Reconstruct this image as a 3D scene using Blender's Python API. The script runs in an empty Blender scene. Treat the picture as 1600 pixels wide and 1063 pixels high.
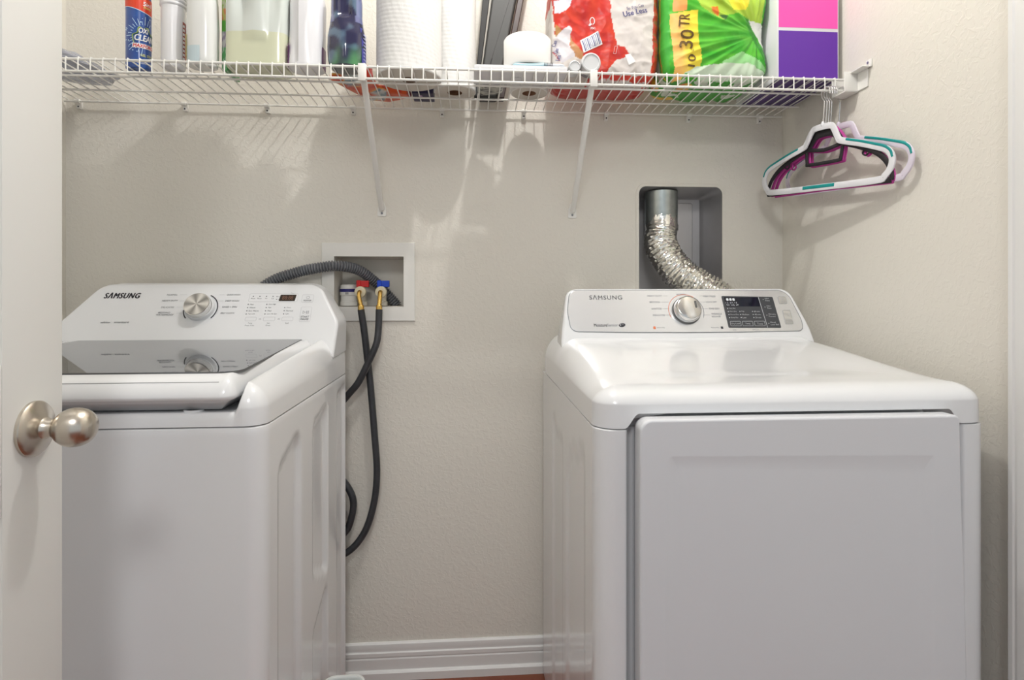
import bpy, bmesh, math, random
from mathutils import Vector, Matrix, noise
from mathutils.geometry import tessellate_polygon
from mathutils.bvhtree import BVHTree
random.seed(4)
SC = bpy.context.scene
COL = SC.collection
PI = math.pi

# ------------------------------------------------------------------ camera, light, exposure
cam = bpy.data.objects.new('camera', bpy.data.cameras.new('camera'))
COL.objects.link(cam)
cam.location = (0, 0, 1.136)
cam.rotation_euler = (PI/2, 0, math.radians(-4.03))
cam.data.sensor_width = 36.0
cam.data.lens = 880/1600*36.0
cam.data.shift_y = -(531.5-455)/1600
cam.data.clip_start = 0.02
SC.camera = cam

world = bpy.data.worlds.new('world'); SC.world = world
world.use_nodes = True
world.node_tree.nodes['Background'].inputs[0].default_value = (0.885, 0.95, 1.0, 1)
world.node_tree.nodes['Background'].inputs[1].default_value = 0.57

def lamp(name, kind, loc, energy, size, color, rot=(0, 0, 0)):
    l = bpy.data.lights.new(name, kind); l.energy = energy; l.color = color
    if kind == 'AREA': l.shape = 'DISK'; l.size = size
    else: l.shadow_soft_size = size
    o = bpy.data.objects.new(name, l); COL.objects.link(o); o.location = loc; o.rotation_euler = rot
    return o
lamp('closet_ceiling_light', 'POINT', (0.15, 1.02, 2.60), 24.0, 0.020, (1.0, 0.98, 0.955))
lamp('added_front_fill', 'AREA', (-0.1, -1.0, 2.62), 14.0, 0.5, (1.0, 0.99, 0.98), (0.45, 0, 0))  # unseen fill light added behind the camera to brighten the machine fronts
SC.view_settings.view_transform = 'Standard'
SC.view_settings.look = 'None'
SC.view_settings.exposure = 0.17
SC.view_settings.gamma = 1.0
SC.view_settings.use_curve_mapping = False

# ------------------------------------------------------------------ materials
MATS = {}
def mat(name, color=(0.8, 0.8, 0.8), rough=0.5, metal=0.0, coat=0.0, ior=1.5, trans=0.0, attr=False,
        bump=None, sss=0.0, var=None, emit=None, aniso=0.0):
    if name in MATS: return MATS[name]
    m = bpy.data.materials.new(name); m.use_nodes = True
    nt = m.node_tree; b = nt.nodes['Principled BSDF']
    b.inputs['Base Color'].default_value = (*color, 1)
    b.inputs['Roughness'].default_value = rough
    b.inputs['Metallic'].default_value = metal
    b.inputs['IOR'].default_value = ior
    b.inputs['Coat Weight'].default_value = coat
    b.inputs['Coat Roughness'].default_value = 0.06
    b.inputs['Transmission Weight'].default_value = trans
    b.inputs['Anisotropic'].default_value = aniso
    if sss:
        b.inputs['Subsurface Weight'].default_value = sss
        b.inputs['Subsurface Radius'].default_value = (0.02, 0.02, 0.02)
    if emit:
        b.inputs['Emission Color'].default_value = (*emit[0], 1); b.inputs['Emission Strength'].default_value = emit[1]
    if attr:
        a = nt.nodes.new('ShaderNodeAttribute'); a.attribute_name = 'Col'
        nt.links.new(a.outputs['Color'], b.inputs['Base Color'])
    if var:   # (scale, second colour, stretch)
        tc = nt.nodes.new('ShaderNodeTexCoord'); mp = nt.nodes.new('ShaderNodeMapping')
        mp.inputs['Scale'].default_value = var[2]
        n = nt.nodes.new('ShaderNodeTexNoise'); n.inputs['Scale'].default_value = var[0]; n.inputs['Detail'].default_value = 6
        mx = nt.nodes.new('ShaderNodeMix'); mx.data_type = 'RGBA'
        mx.inputs[6].default_value = (*color, 1); mx.inputs[7].default_value = (*var[1], 1)
        nt.links.new(tc.outputs['Object'], mp.inputs[0]); nt.links.new(mp.outputs[0], n.inputs['Vector'])
        nt.links.new(n.outputs[0], mx.inputs[0]); nt.links.new(mx.outputs[2], b.inputs['Base Color'])
    if bump:  # (kind, scale, strength, distance, stretch)
        tc = nt.nodes.new('ShaderNodeTexCoord'); mp = nt.nodes.new('ShaderNodeMapping')
        mp.inputs['Scale'].default_value = bump[4] if len(bump) > 4 else (1, 1, 1)
        if bump[0] == 'noise':
            n = nt.nodes.new('ShaderNodeTexNoise'); n.inputs['Scale'].default_value = bump[1]; n.inputs['Detail'].default_value = 3
            out = n.outputs[0]
        elif bump[0] == 'peel':
            n = nt.nodes.new('ShaderNodeTexNoise'); n.inputs['Scale'].default_value = bump[1]; n.inputs['Detail'].default_value = 2.5
            n.inputs['Distortion'].default_value = 0.8
            r = nt.nodes.new('ShaderNodeValToRGB'); r.color_ramp.elements[0].position = 0.46; r.color_ramp.elements[1].position = 0.60
            r.color_ramp.interpolation = 'EASE'
            nt.links.new(n.outputs[0], r.inputs[0]); out = r.outputs[0]
        else:
            n = nt.nodes.new('ShaderNodeTexVoronoi'); n.inputs['Scale'].default_value = bump[1]; out = n.outputs[0]
        bp = nt.nodes.new('ShaderNodeBump'); bp.inputs['Strength'].default_value = bump[2]; bp.inputs['Distance'].default_value = bump[3]
        nt.links.new(tc.outputs['Object'], mp.inputs[0]); nt.links.new(mp.outputs[0], n.inputs['Vector'])
        nt.links.new(out, bp.inputs['Height']); nt.links.new(bp.outputs[0], b.inputs['Normal'])
    MATS[name] = m
    return m

M_wall = mat('painted_textured_wall', (0.775, 0.745, 0.675), 0.75, bump=('peel', 78, 0.25, 0.0016), var=(1.2, (0.755, 0.722, 0.65), (1, 1, 1)))
M_ceil = mat('ceiling_paint', (0.8, 0.79, 0.76), 0.8)
M_trim = mat('white_trim_paint', (0.80, 0.80, 0.785), 0.38)
M_door = mat('white_door_paint', (0.80, 0.80, 0.775), 0.42)
M_enamel = mat('white_enamel', (0.80, 0.81, 0.825), 0.22, coat=0.5)
M_panelwhite = mat('white_satin_plastic', (0.775, 0.785, 0.80), 0.30, coat=0.15)
M_seam = mat('dark_gap', (0.12, 0.12, 0.12), 0.7)
M_chrome = mat('bright_metal', (0.72, 0.71, 0.69), 0.16, metal=1.0)
M_ink = mat('dark_print', (0.035, 0.035, 0.045), 0.5)
M_inkg = mat('grey_print', (0.22, 0.23, 0.25), 0.5)
M_nickel = mat('brushed_nickel', (0.60, 0.55, 0.48), 0.27, metal=1.0, bump=('noise', 160, 0.06, 0.0004, (1, 14, 14)))
M_wire = mat('white_vinyl_coating', (0.83, 0.82, 0.78), 0.35)
M_steel = mat('zinc_steel', (0.55, 0.55, 0.55), 0.3, metal=1.0)

# ------------------------------------------------------------------ helpers
def root_loc(p):
    while p.parent is not None: p = p.parent
    return Vector(p.location), p.rotation_euler.copy()

def obj(name, bm, m, parent=None, smooth=40, origin=None, recalc=True):
    if recalc: bmesh.ops.recalc_face_normals(bm, faces=bm.faces)
    if parent is not None:
        l, r = root_loc(parent)
        if not parent.get('local'): bmesh.ops.translate(bm, verts=bm.verts, vec=-l)
    elif origin is not None:
        bmesh.ops.translate(bm, verts=bm.verts, vec=-Vector(origin))
    me = bpy.data.meshes.new(name); bm.to_mesh(me); bm.free()
    for x in (m if isinstance(m, (list, tuple)) else [m]): me.materials.append(x)
    if smooth:
        me.polygons.foreach_set('use_smooth', [True]*len(me.polygons))
        me.set_sharp_from_angle(angle=math.radians(smooth))
    o = bpy.data.objects.new(name, me); COL.objects.link(o)
    if smooth and any(p.loop_total > 6 for p in me.polygons):
        w = o.modifiers.new('weighted', 'WEIGHTED_NORMAL'); w.keep_sharp = True; w.weight = 100
    if any(k in name for k in ('print', 'label_text', 'lettering', 'barcode', 'bubbles', 'marks')) and name not in ('pink_print', 'purple_print'): o['kind'] = 'stuff'
    if parent is not None:
        o.parent = parent
        if parent.get('local'): pass
    elif origin is not None: o.location = origin
    return o

def tag(o, label, cat, group=None):
    o['label'] = label; o['category'] = cat
    if group: o['group'] = group
    return o
def thing(name, label, cat, loc, rz=0.0, group=None, local=False):
    o = bpy.data.objects.new(name, None); COL.objects.link(o)
    o.location = loc; o.rotation_euler = (0, 0, rz); o.empty_display_size = 0.05
    return tag(o, label, cat, group)
def struct(name, bm, m, smooth=40):
    o = obj(name, bm, m, None, smooth); o['kind'] = 'structure'; return o

def B(): return bmesh.new()
def box(bm, x0, x1, y0, y1, z0, z1, bev=0.0, seg=2, M=None, mi=0):
    vs = [bm.verts.new(v) for v in ((x0,y0,z0),(x1,y0,z0),(x1,y1,z0),(x0,y1,z0),(x0,y0,z1),(x1,y0,z1),(x1,y1,z1),(x0,y1,z1))]
    fs = [bm.faces.new([vs[i] for i in f]) for f in ((0,3,2,1),(4,5,6,7),(0,1,5,4),(1,2,6,5),(2,3,7,6),(3,0,4,7))]
    for f in fs: f.material_index = mi
    if bev:
        es = list({e for f in fs for e in f.edges})
        r = bmesh.ops.bevel(bm, geom=es, offset=bev, segments=seg, profile=0.5, affect='EDGES')
        vs = list({v for f in r['faces'] for v in f.verts} | set(v for v in vs if v.is_valid))
    if M is not None: bmesh.ops.transform(bm, matrix=M, verts=[v for v in vs if v.is_valid])
    return bm
def loft(bm, rings, close=True, cap0=True, cap1=True, mi=0):
    vr = [[bm.verts.new(p) for p in r] for r in rings]
    n = len(vr[0])
    for a, b in zip(vr[:-1], vr[1:]):
        for i in range(n if close else n-1):
            j = (i+1) % n
            bm.faces.new((a[i], a[j], b[j], b[i])).material_index = mi
    if close and cap0: bm.faces.new(vr[0][::-1]).material_index = mi
    if close and cap1: bm.faces.new(vr[-1]).material_index = mi
    return vr
def lathe(bm, prof, center=(0, 0, 0), axis=(0, 0, 1), seg=40, cap=True, ell=1.0, mi=0):
    a = Vector(axis).normalized()
    up = Vector((0, 0, 1)) if abs(a.z) < 0.9 else Vector((1, 0, 0))
    u = a.cross(up).normalized() if abs(a.z) < 0.9 else Vector((1, 0, 0)); v = a.cross(u).normalized()
    c = Vector(center)
    rings = [[c + a*h + (u*math.cos(2*PI*i/seg) + v*math.sin(2*PI*i/seg)*ell)*max(r, 1e-5) for i in range(seg)] for r, h in prof]
    loft(bm, rings, True, cap, cap, mi)
    return bm
def catmull(pts, n=8, closed=False):
    P = [Vector(p) for p in pts]; out = []
    N = len(P)
    rng = range(N if closed else N-1)
    for i in rng:
        p0 = P[(i-1) % N] if closed or i > 0 else P[0]*2-P[1]
        p1 = P[i]; p2 = P[(i+1) % N]
        p3 = P[(i+2) % N] if closed or i+2 < N else P[-1]*2-P[-2]
        for k in range(n):
            t = k/n
            out.append(0.5*((2*p1)+(-p0+p2)*t+(2*p0-5*p1+4*p2-p3)*t*t+(-p0+3*p1-3*p2+p3)*t**3))
    if not closed: out.append(P[-1])
    return out
def tube(bm, path, rad, seg=10, closed=False, sect=None, upv=None, mi=0):
    P = [Vector(p) for p in path]; N = len(P); rings = []
    prev = Vector(upv) if upv else None
    for i, p in enumerate(P):
        if closed: t = P[(i+1) % N]-P[(i-1) % N]
        else: t = P[min(i+1, N-1)]-P[max(i-1, 0)]
        t.normalize()
        if prev is None:
            prev = Vector((0, 0, 1)) if abs(t.z) < 0.9 else Vector((1, 0, 0))
        u = (prev - t*prev.dot(t))
        if u.length < 1e-6: u = t.orthogonal()
        u.normalize()
        if not upv: prev = u
        v = t.cross(u)
        r = rad(i/(N-1) if N > 1 else 0, i) if callable(rad) else rad
        if sect: rings.append([p+u*a+v*b for a, b in sect])
        else: rings.append([p+u*r*math.cos(2*PI*k/seg)+v*r*math.sin(2*PI*k/seg) for k in range(seg)])
    if closed:
        rings.append(rings[0]); loft(bm, rings, True, False, False, mi); bmesh.ops.remove_doubles(bm, verts=bm.verts, dist=1e-7)
    else: loft(bm, rings, True, True, True, mi)
    return bm
def rpoly(pts, rads, n=6):
    out = []; N = len(pts)
    for i in range(N):
        p = Vector(pts[i]).to_2d() if len(pts[i]) == 2 else Vector(pts[i])
        a = Vector(pts[i-1]); b = Vector(pts[(i+1) % N]); p = Vector(pts[i])
        r = rads[i] if isinstance(rads, (list, tuple)) else rads
        if r <= 1e-6: out.append(p); continue
        da = (a-p).normalized(); db = (b-p).normalized()
        ang = da.angle(db); t = min(r/math.tan(ang/2), (a-p).length*0.49, (b-p).length*0.49)
        rr = t*math.tan(ang/2)
        c = p + (da+db).normalized()*(rr/math.sin(ang/2))
        s = p+da*t; e = p+db*t
        v0 = s-c; v1 = e-c; tot = math.atan2(v0.x*v1.y-v0.y*v1.x, v0.dot(v1))
        for k in range(n+1):
            q = tot*k/n
            out.append(c+Vector((v0.x*math.cos(q)-v0.y*math.sin(q), v0.x*math.sin(q)+v0.y*math.cos(q))))
    return out
def inset(poly, d):
    N = len(poly); out = []
    area = sum(poly[i-1].x*poly[i].y-poly[i].x*poly[i-1].y for i in range(N))
    s = 1 if area > 0 else -1
    for i in range(N):
        e0 = (poly[i]-poly[i-1]); e1 = (poly[(i+1) % N]-poly[i])
        if e0.length < 1e-9: e0 = e1
        if e1.length < 1e-9: e1 = e0
        n0 = Vector((-e0.y, e0.x)).normalized(); n1 = Vector((-e1.y, e1.x)).normalized()
        n = (n0+n1)
        if n.length < 1e-6: n = n0
        n.normalize(); k = max(n.dot(n0), 0.4)
        out.append(poly[i]+n*(s*d/k))
    return out
def slab(bm, poly, frame, t0, t1, bev=0.0, seg=4, mi=0):
    """poly in (u,v); frame(u,v,w)->point; from depth t0 (back) to t1 (front), front edge rounded."""
    rings = [[frame(p.x, p.y, t0) for p in poly]]
    if bev:
        for k in range(seg+1):
            a = PI/2*k/seg
            q = inset(poly, bev*(1-math.cos(a)))
            rings.append([frame(p.x, p.y, t1-bev+bev*math.sin(a)) for p in q])
    else: rings.append([frame(p.x, p.y, t1) for p in poly])
    loft(bm, rings, mi=mi)
    return bm
class RR:
    """rounded rectangle that can be inset ring by ring"""
    def __init__(s, x0, x1, y0, y1, r, xs, ys, cn=8):
        s.b = (x0, x1, y0, y1); s.r = r; s.s = []
        xs = sorted(x for x in xs if x0+r < x < x1-r); ys = sorted(y for y in ys if y0+r < y < y1-r)
        cor = lambda cx, cy, a0: [('c', cx, cy, a0+PI/2*k/cn) for k in range(cn+1)]
        s.s += cor(0, 0, PI); s.s += [('y0', x) for x in xs]
        s.s += cor(1, 0, 1.5*PI); s.s += [('x1', y) for y in ys]
        s.s += cor(1, 1, 0); s.s += [('y1', x) for x in xs[::-1]]
        s.s += cor(0, 1, PI/2); s.s += [('x0', y) for y in ys[::-1]]
    def ring(s, d):
        x0, x1, y0, y1 = s.b; m = max(s.r, d); out = []
        for q in s.s:
            if q[0] == 'c':
                cx = x1-m if q[1] else x0+m; cy = y1-m if q[2] else y0+m
                out.append((cx+(m-d)*math.cos(q[3]), cy+(m-d)*math.sin(q[3])))
            elif q[0] == 'y0': out.append((min(max(q[1], x0+m), x1-m), y0+d))
            elif q[0] == 'y1': out.append((min(max(q[1], x0+m), x1-m), y1-d))
            elif q[0] == 'x0': out.append((x0+d, min(max(q[1], y0+m), y1-m)))
            else: out.append((x1-d, min(max(q[1], y0+m), y1-m)))
        return out
def sstep(a, b, x):
    t = min(max((x-a)/(b-a), 0), 1); return t*t*(3-2*t)
def frange(a, b, s):
    n = max(int(round((b-a)/s)), 1); return [a+(b-a)*i/n for i in range(n+1)]

_tc = {}
def text_geo(s, bold=0.0):
    key = (s, bold)
    if key in _tc: return _tc[key]
    c = bpy.data.curves.new('t', 'FONT'); c.body = s; c.size = 1.0; c.resolution_u = 3; c.offset = bold
    c.align_x = 'CENTER'; c.align_y = 'CENTER'
    if s.startswith('S\u039b'): c.space_character = 1.14
    o = bpy.data.objects.new('t', c); COL.objects.link(o)
    dg = bpy.context.evaluated_depsgraph_get(); dg.update()
    me = o.evaluated_get(dg).to_mesh()
    vs = [v.co.to_2d() for v in me.vertices]; fs = [tuple(p.vertices) for p in me.polygons]
    o.evaluated_get(dg).to_mesh_clear()
    bpy.data.objects.remove(o); bpy.data.curves.remove(c)
    x0 = min(v.x for v in vs); x1 = max(v.x for v in vs); y0 = min(v.y for v in vs); y1 = max(v.y for v in vs)
    vs = [Vector(((v.x-(x0+x1)/2)/(x1-x0), (v.y-(y0+y1)/2)/(y1-y0))) for v in vs]
    _tc[key] = (vs, fs, (x1-x0)/(y1-y0)); return _tc[key]
def text(bm, s, cx, cy, h, f, w=None, bold=0.0, shear=0.0, rot=0.0, mi=0, align='c'):
    """letters of height h (and width w) printed at (cx,cy) of the surface f(u,v)->point"""
    vs, fs, asp = text_geo(s, 0.0)
    if w is None: w = h*asp
    if bold:      # heavier strokes: the same letters once more, a hair to each side
        k = bold*1.3*h
        w0 = w-2*k if align == 'c' else w
        x0_ = cx if align == 'c' else cx+w/2 if align == 'l' else cx-w/2
        for dx, dy in ((-k, 0), (k, 0), (0, k*0.6), (0, -k*0.6)):
            text(bm, s, x0_+dx*math.cos(rot)-dy*math.sin(rot), cy+dx*math.sin(rot)+dy*math.cos(rot), h, f, w0, 0.0, shear, rot, mi)
    if align == 'l': cx = cx+w/2
    if align == 'r': cx = cx-w/2
    c, sn = math.cos(rot), math.sin(rot); nv = []
    for v in vs:
        x = v.x*w+shear*v.y*h; y = v.y*h
        nv.append(bm.verts.new(f(cx+x*c-y*sn, cy+x*sn+y*c)))
    for q in fs:
        try: bm.faces.new([nv[i] for i in q]).material_index = mi
        except ValueError: pass
def quadp(bm, pts, f, mi=0, n=1):
    """flat printed patch from 4 (u,v) points, subdivided n x n"""
    a, b, c, d = [Vector(p) for p in pts]
    g = [[bm.verts.new(f(*((a*(1-i/n)+b*(i/n))*(1-j/n)+(d*(1-i/n)+c*(i/n))*(j/n)))) for i in range(n+1)] for j in range(n+1)]
    for j in range(n):
        for i in range(n): bm.faces.new((g[j][i], g[j][i+1], g[j+1][i+1], g[j+1][i])).material_index = mi
def ringline(bm, poly, wd, f, mi=0):
    q = inset(poly, wd); N = len(poly)
    a = [bm.verts.new(f(p.x, p.y)) for p in poly]; b = [bm.verts.new(f(p.x, p.y)) for p in q]
    for i in range(N): j = (i+1) % N; bm.faces.new((a[i], a[j], b[j], b[i])).material_index = mi
def arcline(bm, cx, cy, r, wd, a0, a1, f, mi=0, n=24, sy=1.0):
    p = None
    for k in range(n+1):
        a = a0+(a1-a0)*k/n
        q = (bm.verts.new(f(cx+r*math.cos(a), cy+r*sy*math.sin(a))), bm.verts.new(f(cx+(r-wd)*math.cos(a), cy+(r-wd)*sy*math.sin(a))))
        if p: bm.faces.new((p[0], q[0], q[1], p[1])).material_index = mi
        p = q
def disc(bm, cx, cy, r, f, mi=0, n=14):
    bm.faces.new([bm.verts.new(f(cx+r*math.cos(2*PI*k/n), cy+r*math.sin(2*PI*k/n))) for k in range(n)]).material_index = mi

# ------------------------------------------------------------------ room shell
XL, XR, YB, ZC = -1.148, 0.958, 1.68, 2.74
bm = B(); box(bm, -2.2, 2.2, -2.6, YB+0.2, -0.05, 0.0)
M_floor = mat('reddish_wood_floor', (0.14, 0.026, 0.008), 0.3, coat=0.3, var=(7, (0.27, 0.07, 0.022), (1, 9, 1)))
struct('floor', bm, M_floor, 0)
bm = B(); box(bm, -2.2, 2.2, -1.6, YB+0.2, ZC, ZC+0.05); struct('ceiling', bm, M_ceil, 0)
bm = B(); box(bm, XL-0.1, XL, -0.05, YB+0.2, 0, ZC); struct('wall_left', bm, M_wall, 0)
bm = B(); box(bm, XR, XR+0.1, -0.05, YB+0.2, 0, ZC); struct('wall_right', bm, M_wall, 0)

BOX = (-0.402, -0.2015, 1.0900, 1.2375)
vh = rpoly([(0.5044, 1.08), (0.7646, 1.08), (0.7646, 1.4547), (0.5044, 1.4547)], [0.02, 0.02, 0.022, 0.022], 6)
bm = B()
outer = [(XL, 0), (XR, 0), (XR, ZC), (XL, ZC)]
h1 = [(BOX[0], BOX[2]), (BOX[1], BOX[2]), (BOX[1], BOX[3]), (BOX[0], BOX[3])][::-1]
h2 = [tuple(p) for p in vh][::-1]
polys = [[Vector((x, z, 0)) for x, z in q] for q in (outer, h1, h2)]
flat = [v for q in polys for v in q]
vv = [bm.verts.new((v.x, YB, v.y)) for v in flat]
for t in tessellate_polygon(polys): bm.faces.new([vv[i] for i in t])
bmesh.ops.recalc_face_normals(bm, faces=bm.faces)
if sum(f.normal.y for f in bm.faces) > 0: bmesh.ops.reverse_faces(bm, faces=bm.faces)
# reveals of the two openings and the back of the wall
for q in (h1, h2):
    a = [bm.verts.new((x, YB, z)) for x, z in q]; b = [bm.verts.new((x, YB+0.014, z)) for x, z in q]
    for i in range(len(q)): j = (i+1) % len(q); bm.faces.new((a[i], a[j], b[j], b[i]))
o = obj('wall_back', bm, M_wall, None, 0, recalc=False); o['kind'] = 'structure'
bm = B(); box(bm, XL, XR, YB+0.155, YB+0.2, 0, ZC); struct('wall_back', bm, M_wall, 0)

prof = [(0.0, 0.0), (0.019, 0.0), (0.019, 0.022), (0.016, 0.026), (0.0115, 0.028), (0.0115, 0.058), (0.0095, 0.062), (0.0115, 0.066),
        (0.0115, 0.076), (0.0085, 0.079), (0.008, 0.084), (0.0095, 0.090), (0.008, 0.100), (0.004, 0.104), (0.0, 0.104)]
def base(name, p0, p1, n):
    bm = B(); n = Vector(n)
    loft(bm, [[Vector(p)+n*d+Vector((0, 0, h)) for d, h in prof] for p in (p0, p1)])
    struct(name, bm, M_trim, 25)
base('baseboard_back', (XL, YB, 0), (XR, YB, 0), (0, -1, 0))
base('baseboard_right', (XR, YB, 0), (XR, 0.94, 0), (-1, 0, 0))
base('baseboard_left', (XL, YB, 0), (XL, 0, 0), (1, 0, 0))
# door casing on the right
bm = B()
pr = [(0, 0.930), (0.014, 0.930), (0.019, 0.926), (0.019, 0.918), (0.0165, 0.916), (0.0165, 0.912), (0.020, 0.909), (0.020, 0.892), (0.016, 0.888),
      (0.022, 0.880), (0.022, 0.55), (0, 0.55)]
loft(bm, [[Vector((XR-d, y, z)) for d, y in pr] for z in (0, 2.3)])
struct('trim_1', bm, M_trim, 25)

# ------------------------------------------------------------------ door leaf on the left
DA = math.radians(94.6)
t_ = Vector((math.cos(DA), math.sin(DA), 0)); n_ = Vector((math.sin(DA), -math.cos(DA), 0))
edge = Vector((-0.536, 0.778, 0))
def dpt(s, w, z): return edge - t_*s + n_*w + Vector((0, 0, z))     # s from the free edge, w out of the face
door = bpy.data.objects.new('door_1', None); COL.objects.link(door); door['kind'] = 'structure'
door.location = dpt(0.71, 0, 0)
bm = B()
def dbox(bm, s0, s1, w0, w1, z0, z1, bev=0):
    M = Matrix(((-t_.x, n_.x, 0, edge.x), (-t_.y, n_.y, 0, edge.y), (0, 0, 1, 0), (0, 0, 0, 1)))
    box(bm, s0, s1, w0, w1, z0, z1, bev, 2, M)
dbox(bm, 0, 0.106, -0.035, 0, 0.01, 2.03, 0.0012)
dbox(bm, 0.604, 0.71, -0.035, 0, 0.01, 2.03, 0.0012)
obj('door_stiles', bm, M_door, door, 30)
M_grain = mat('door_paint_rail_grain', (0.80, 0.80, 0.775), 0.42, bump=('noise', 40, 0.5, 0.002, (1, 1, 9)))
for z0, z1 in ((0.01, 0.22), (0.881, 1.052), (1.72, 2.03)):
    bm = B(); dbox(bm, 0.106, 0.604, -0.035, -0.0004, z0, z1, 0.001); obj('door_rail', bm, M_grain, door, 30)
for z0, z1 in ((0.22, 0.881), (1.052, 1.72)):
    bm = B()
    rect = lambda i: [Vector(p) for p in ((0.106+i, z0+i), (0.604-i, z0+i), (0.604-i, z1-i), (0.106+i, z1-i))]
    loft(bm, [[dpt(p.x, w, p.y) for p in rect(i)] for i, w in ((0, -0.03), (0, -0.001), (0.006, -0.008), (0.014, -0.010), (0.040, -0.010), (0.055, -0.003), (0.06, -0.003))])
    obj('door_panel', bm, M_door, door, 30)
kc = dpt(0.0555, 0, 0.969)
knob = thing('door_knob', 'egg-shaped brushed nickel door knob with round rose on the open white door', 'door knob', kc)
bm = B(); lathe(bm, [(0.0, 0.0), (0.0335, 0.0), (0.0335, 0.0035), (0.031, 0.0065), (0.022, 0.0105), (0.0135, 0.0135), (0.011, 0.018), (0.0108, 0.025)], kc, n_, 56)
obj('rose', bm, M_nickel, knob, 35)
bm = B()
pf = [(0.0105, 0.0235), (0.0122, 0.0238)]
for k in range(1, 25):
    a = PI*k/25; h = 0.046-0.0225*math.cos(a); r = 0.0238*math.sin(a)**0.82
    if k > 12: r = 0.0238*math.sin(a)**0.75
    pf.append((max(r, 0.0118) if k < 5 else r, h))
pf.append((0.001, 0.0686))
lathe(bm, pf, kc, n_, 56); obj('knob', bm, M_nickel, knob, 60)

# ------------------------------------------------------------------ washer
WX0, WX1, WY0, WY1 = -1.052, -0.352, 0.977, 1.625
wa = thing('washing_machine', 'white top-load washing machine with grey glass lid and dial console, left of the hoses', 'washing machine', (-0.702, 1.30, 0))
pock = [  # recessed panels of the side, (y,z) outlines
    rpoly([(1.052, 0.03), (1.19, 0.03), (1.19, 0.862), (1.052, 0.815)], 0.03, 4),
    rpoly([(1.275, 0.50), (1.405, 0.445), (1.405, 0.862), (1.275, 0.84)], 0.02, 4),
    rpoly([(1.275, 0.03), (1.405, 0.03), (1.405, 0.435), (1.275, 0.375)], 0.02, 4),
    rpoly([(1.495, 0.03), (1.60, 0.03), (1.60, 0.888), (1.495, 0.865)], 0.02, 4)]
def pdist(poly, p):
    ins = False; dm = 9; N = len(poly)
    for i in range(N):
        a = poly[i-1]; b = poly[i]; ab = b-a
        t = max(0, min(1, (p-a).dot(ab)/max(ab.length_squared, 1e-12))); dm = min(dm, (p-(a+ab*t)).length)
        if (a.y > p.y) != (b.y > p.y) and p.x < (b.x-a.x)*(p.y-a.y)/(b.y-a.y)+a.x: ins = not ins
    return dm if ins else -dm
def relief(y, z, pk, dep, soft):
    p = Vector((y, z)); m = max(pdist(q, p) for q in pk)
    return dep*sstep(0, soft, m)
rr = RR(WX0, WX1, WY0, WY1, 0.032, frange(WX0, WX1, 0.06), frange(WY0, WY1, 0.0075), 8)
bm = B(); rings = []
base_r = rr.ring(0)
for z in frange(0.03, 0.9035, 0.011):
    R = []
    for x, y in base_r:
        d = relief(y, z, pock, 0.009, 0.016) if x > WX1-0.001 else 0
        R.append((x-d, y, z))
    rings.append(R)
i0 = rr.ring(0.0025); rings.append([(x, y, 0.9062) for x, y in i0])
loft(bm, rings); obj('cabinet', bm, M_enamel, wa, 50)
for x in (WX0+0.06, WX1-0.06):
    for y in (WY0+0.06, WY1-0.06): obj('foot', lathe(B(), [(0.02, 0.0), (0.022, 0.01), (0.012, 0.014), (0.012, 0.031)], (x, y, 0), seg=16), mat('black_rubber', (0.02, 0.02, 0.02), 0.6), wa)
# top cover
def w_low(x, y):
    a = sstep(-0.389, -0.3955, x)*sstep(-1.015, -1.0085, x)
    # rounded turn of the hand recess towards the shoulder at the front
    k = sstep(-0.389, -0.402, x)*sstep(-1.015, -1.002, x)
    f = sstep(1.00, 0.985, y)
    return (a*(1-f)+min(a, k)*f)*sstep(1.50, 1.478, y)
def w_h(x, y):
    hi = 0.977+(y-0.98)/0.5*0.036
    return hi
def w_top(x, y, d):
    lo = w_low(x, y)
    r = 0.046
    g = math.sqrt(max(0, 1-(1-min(d/r, 1))**2))
    g = 0.30+0.70*g if d > 1e-5 else 0.0
    hi = 0.907+(w_h(x, y)-0.907)*g
    g2 = math.sqrt(max(0, 1-(1-min(d/0.008, 1))**2))
    low = 0.907+0.024*g2
    return hi*(1-lo)+low*lo
xs = sorted(set([round(x, 4) for x in frange(WX0, WX1, 0.03)+frange(-0.425, -0.375, 0.002)+frange(-1.03, -0.98, 0.003)]))
rr2 = RR(WX0, WX1, WY0, WY1, 0.034, xs, frange(WY0, WY1, 0.02), 10)
ds = [0, 0.0005, 0.0015, 0.003, 0.005, 0.0075, 0.010, 0.013, 0.017, 0.021, 0.026, 0.031, 0.035, 0.0375, 0.039, 0.0405, 0.042, 0.0435, 0.045, 0.050, 0.056, 0.07, 0.1, 0.14, 0.2, 0.26, 0.31]
rings = [[(x, y, 0.9074) for x, y in rr2.ring(0.0015)]]
for d in ds: rings.append([(x, y, max(w_top(x, y, d), 0.9080) if d else 0.9080) for x, y in rr2.ring(d)])
bm = B(); loft(bm, rings); bmesh.ops.remove_doubles(bm, verts=bm.verts, dist=1e-6)
obj('top_cover', bm, M_enamel, wa, 60)
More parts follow.
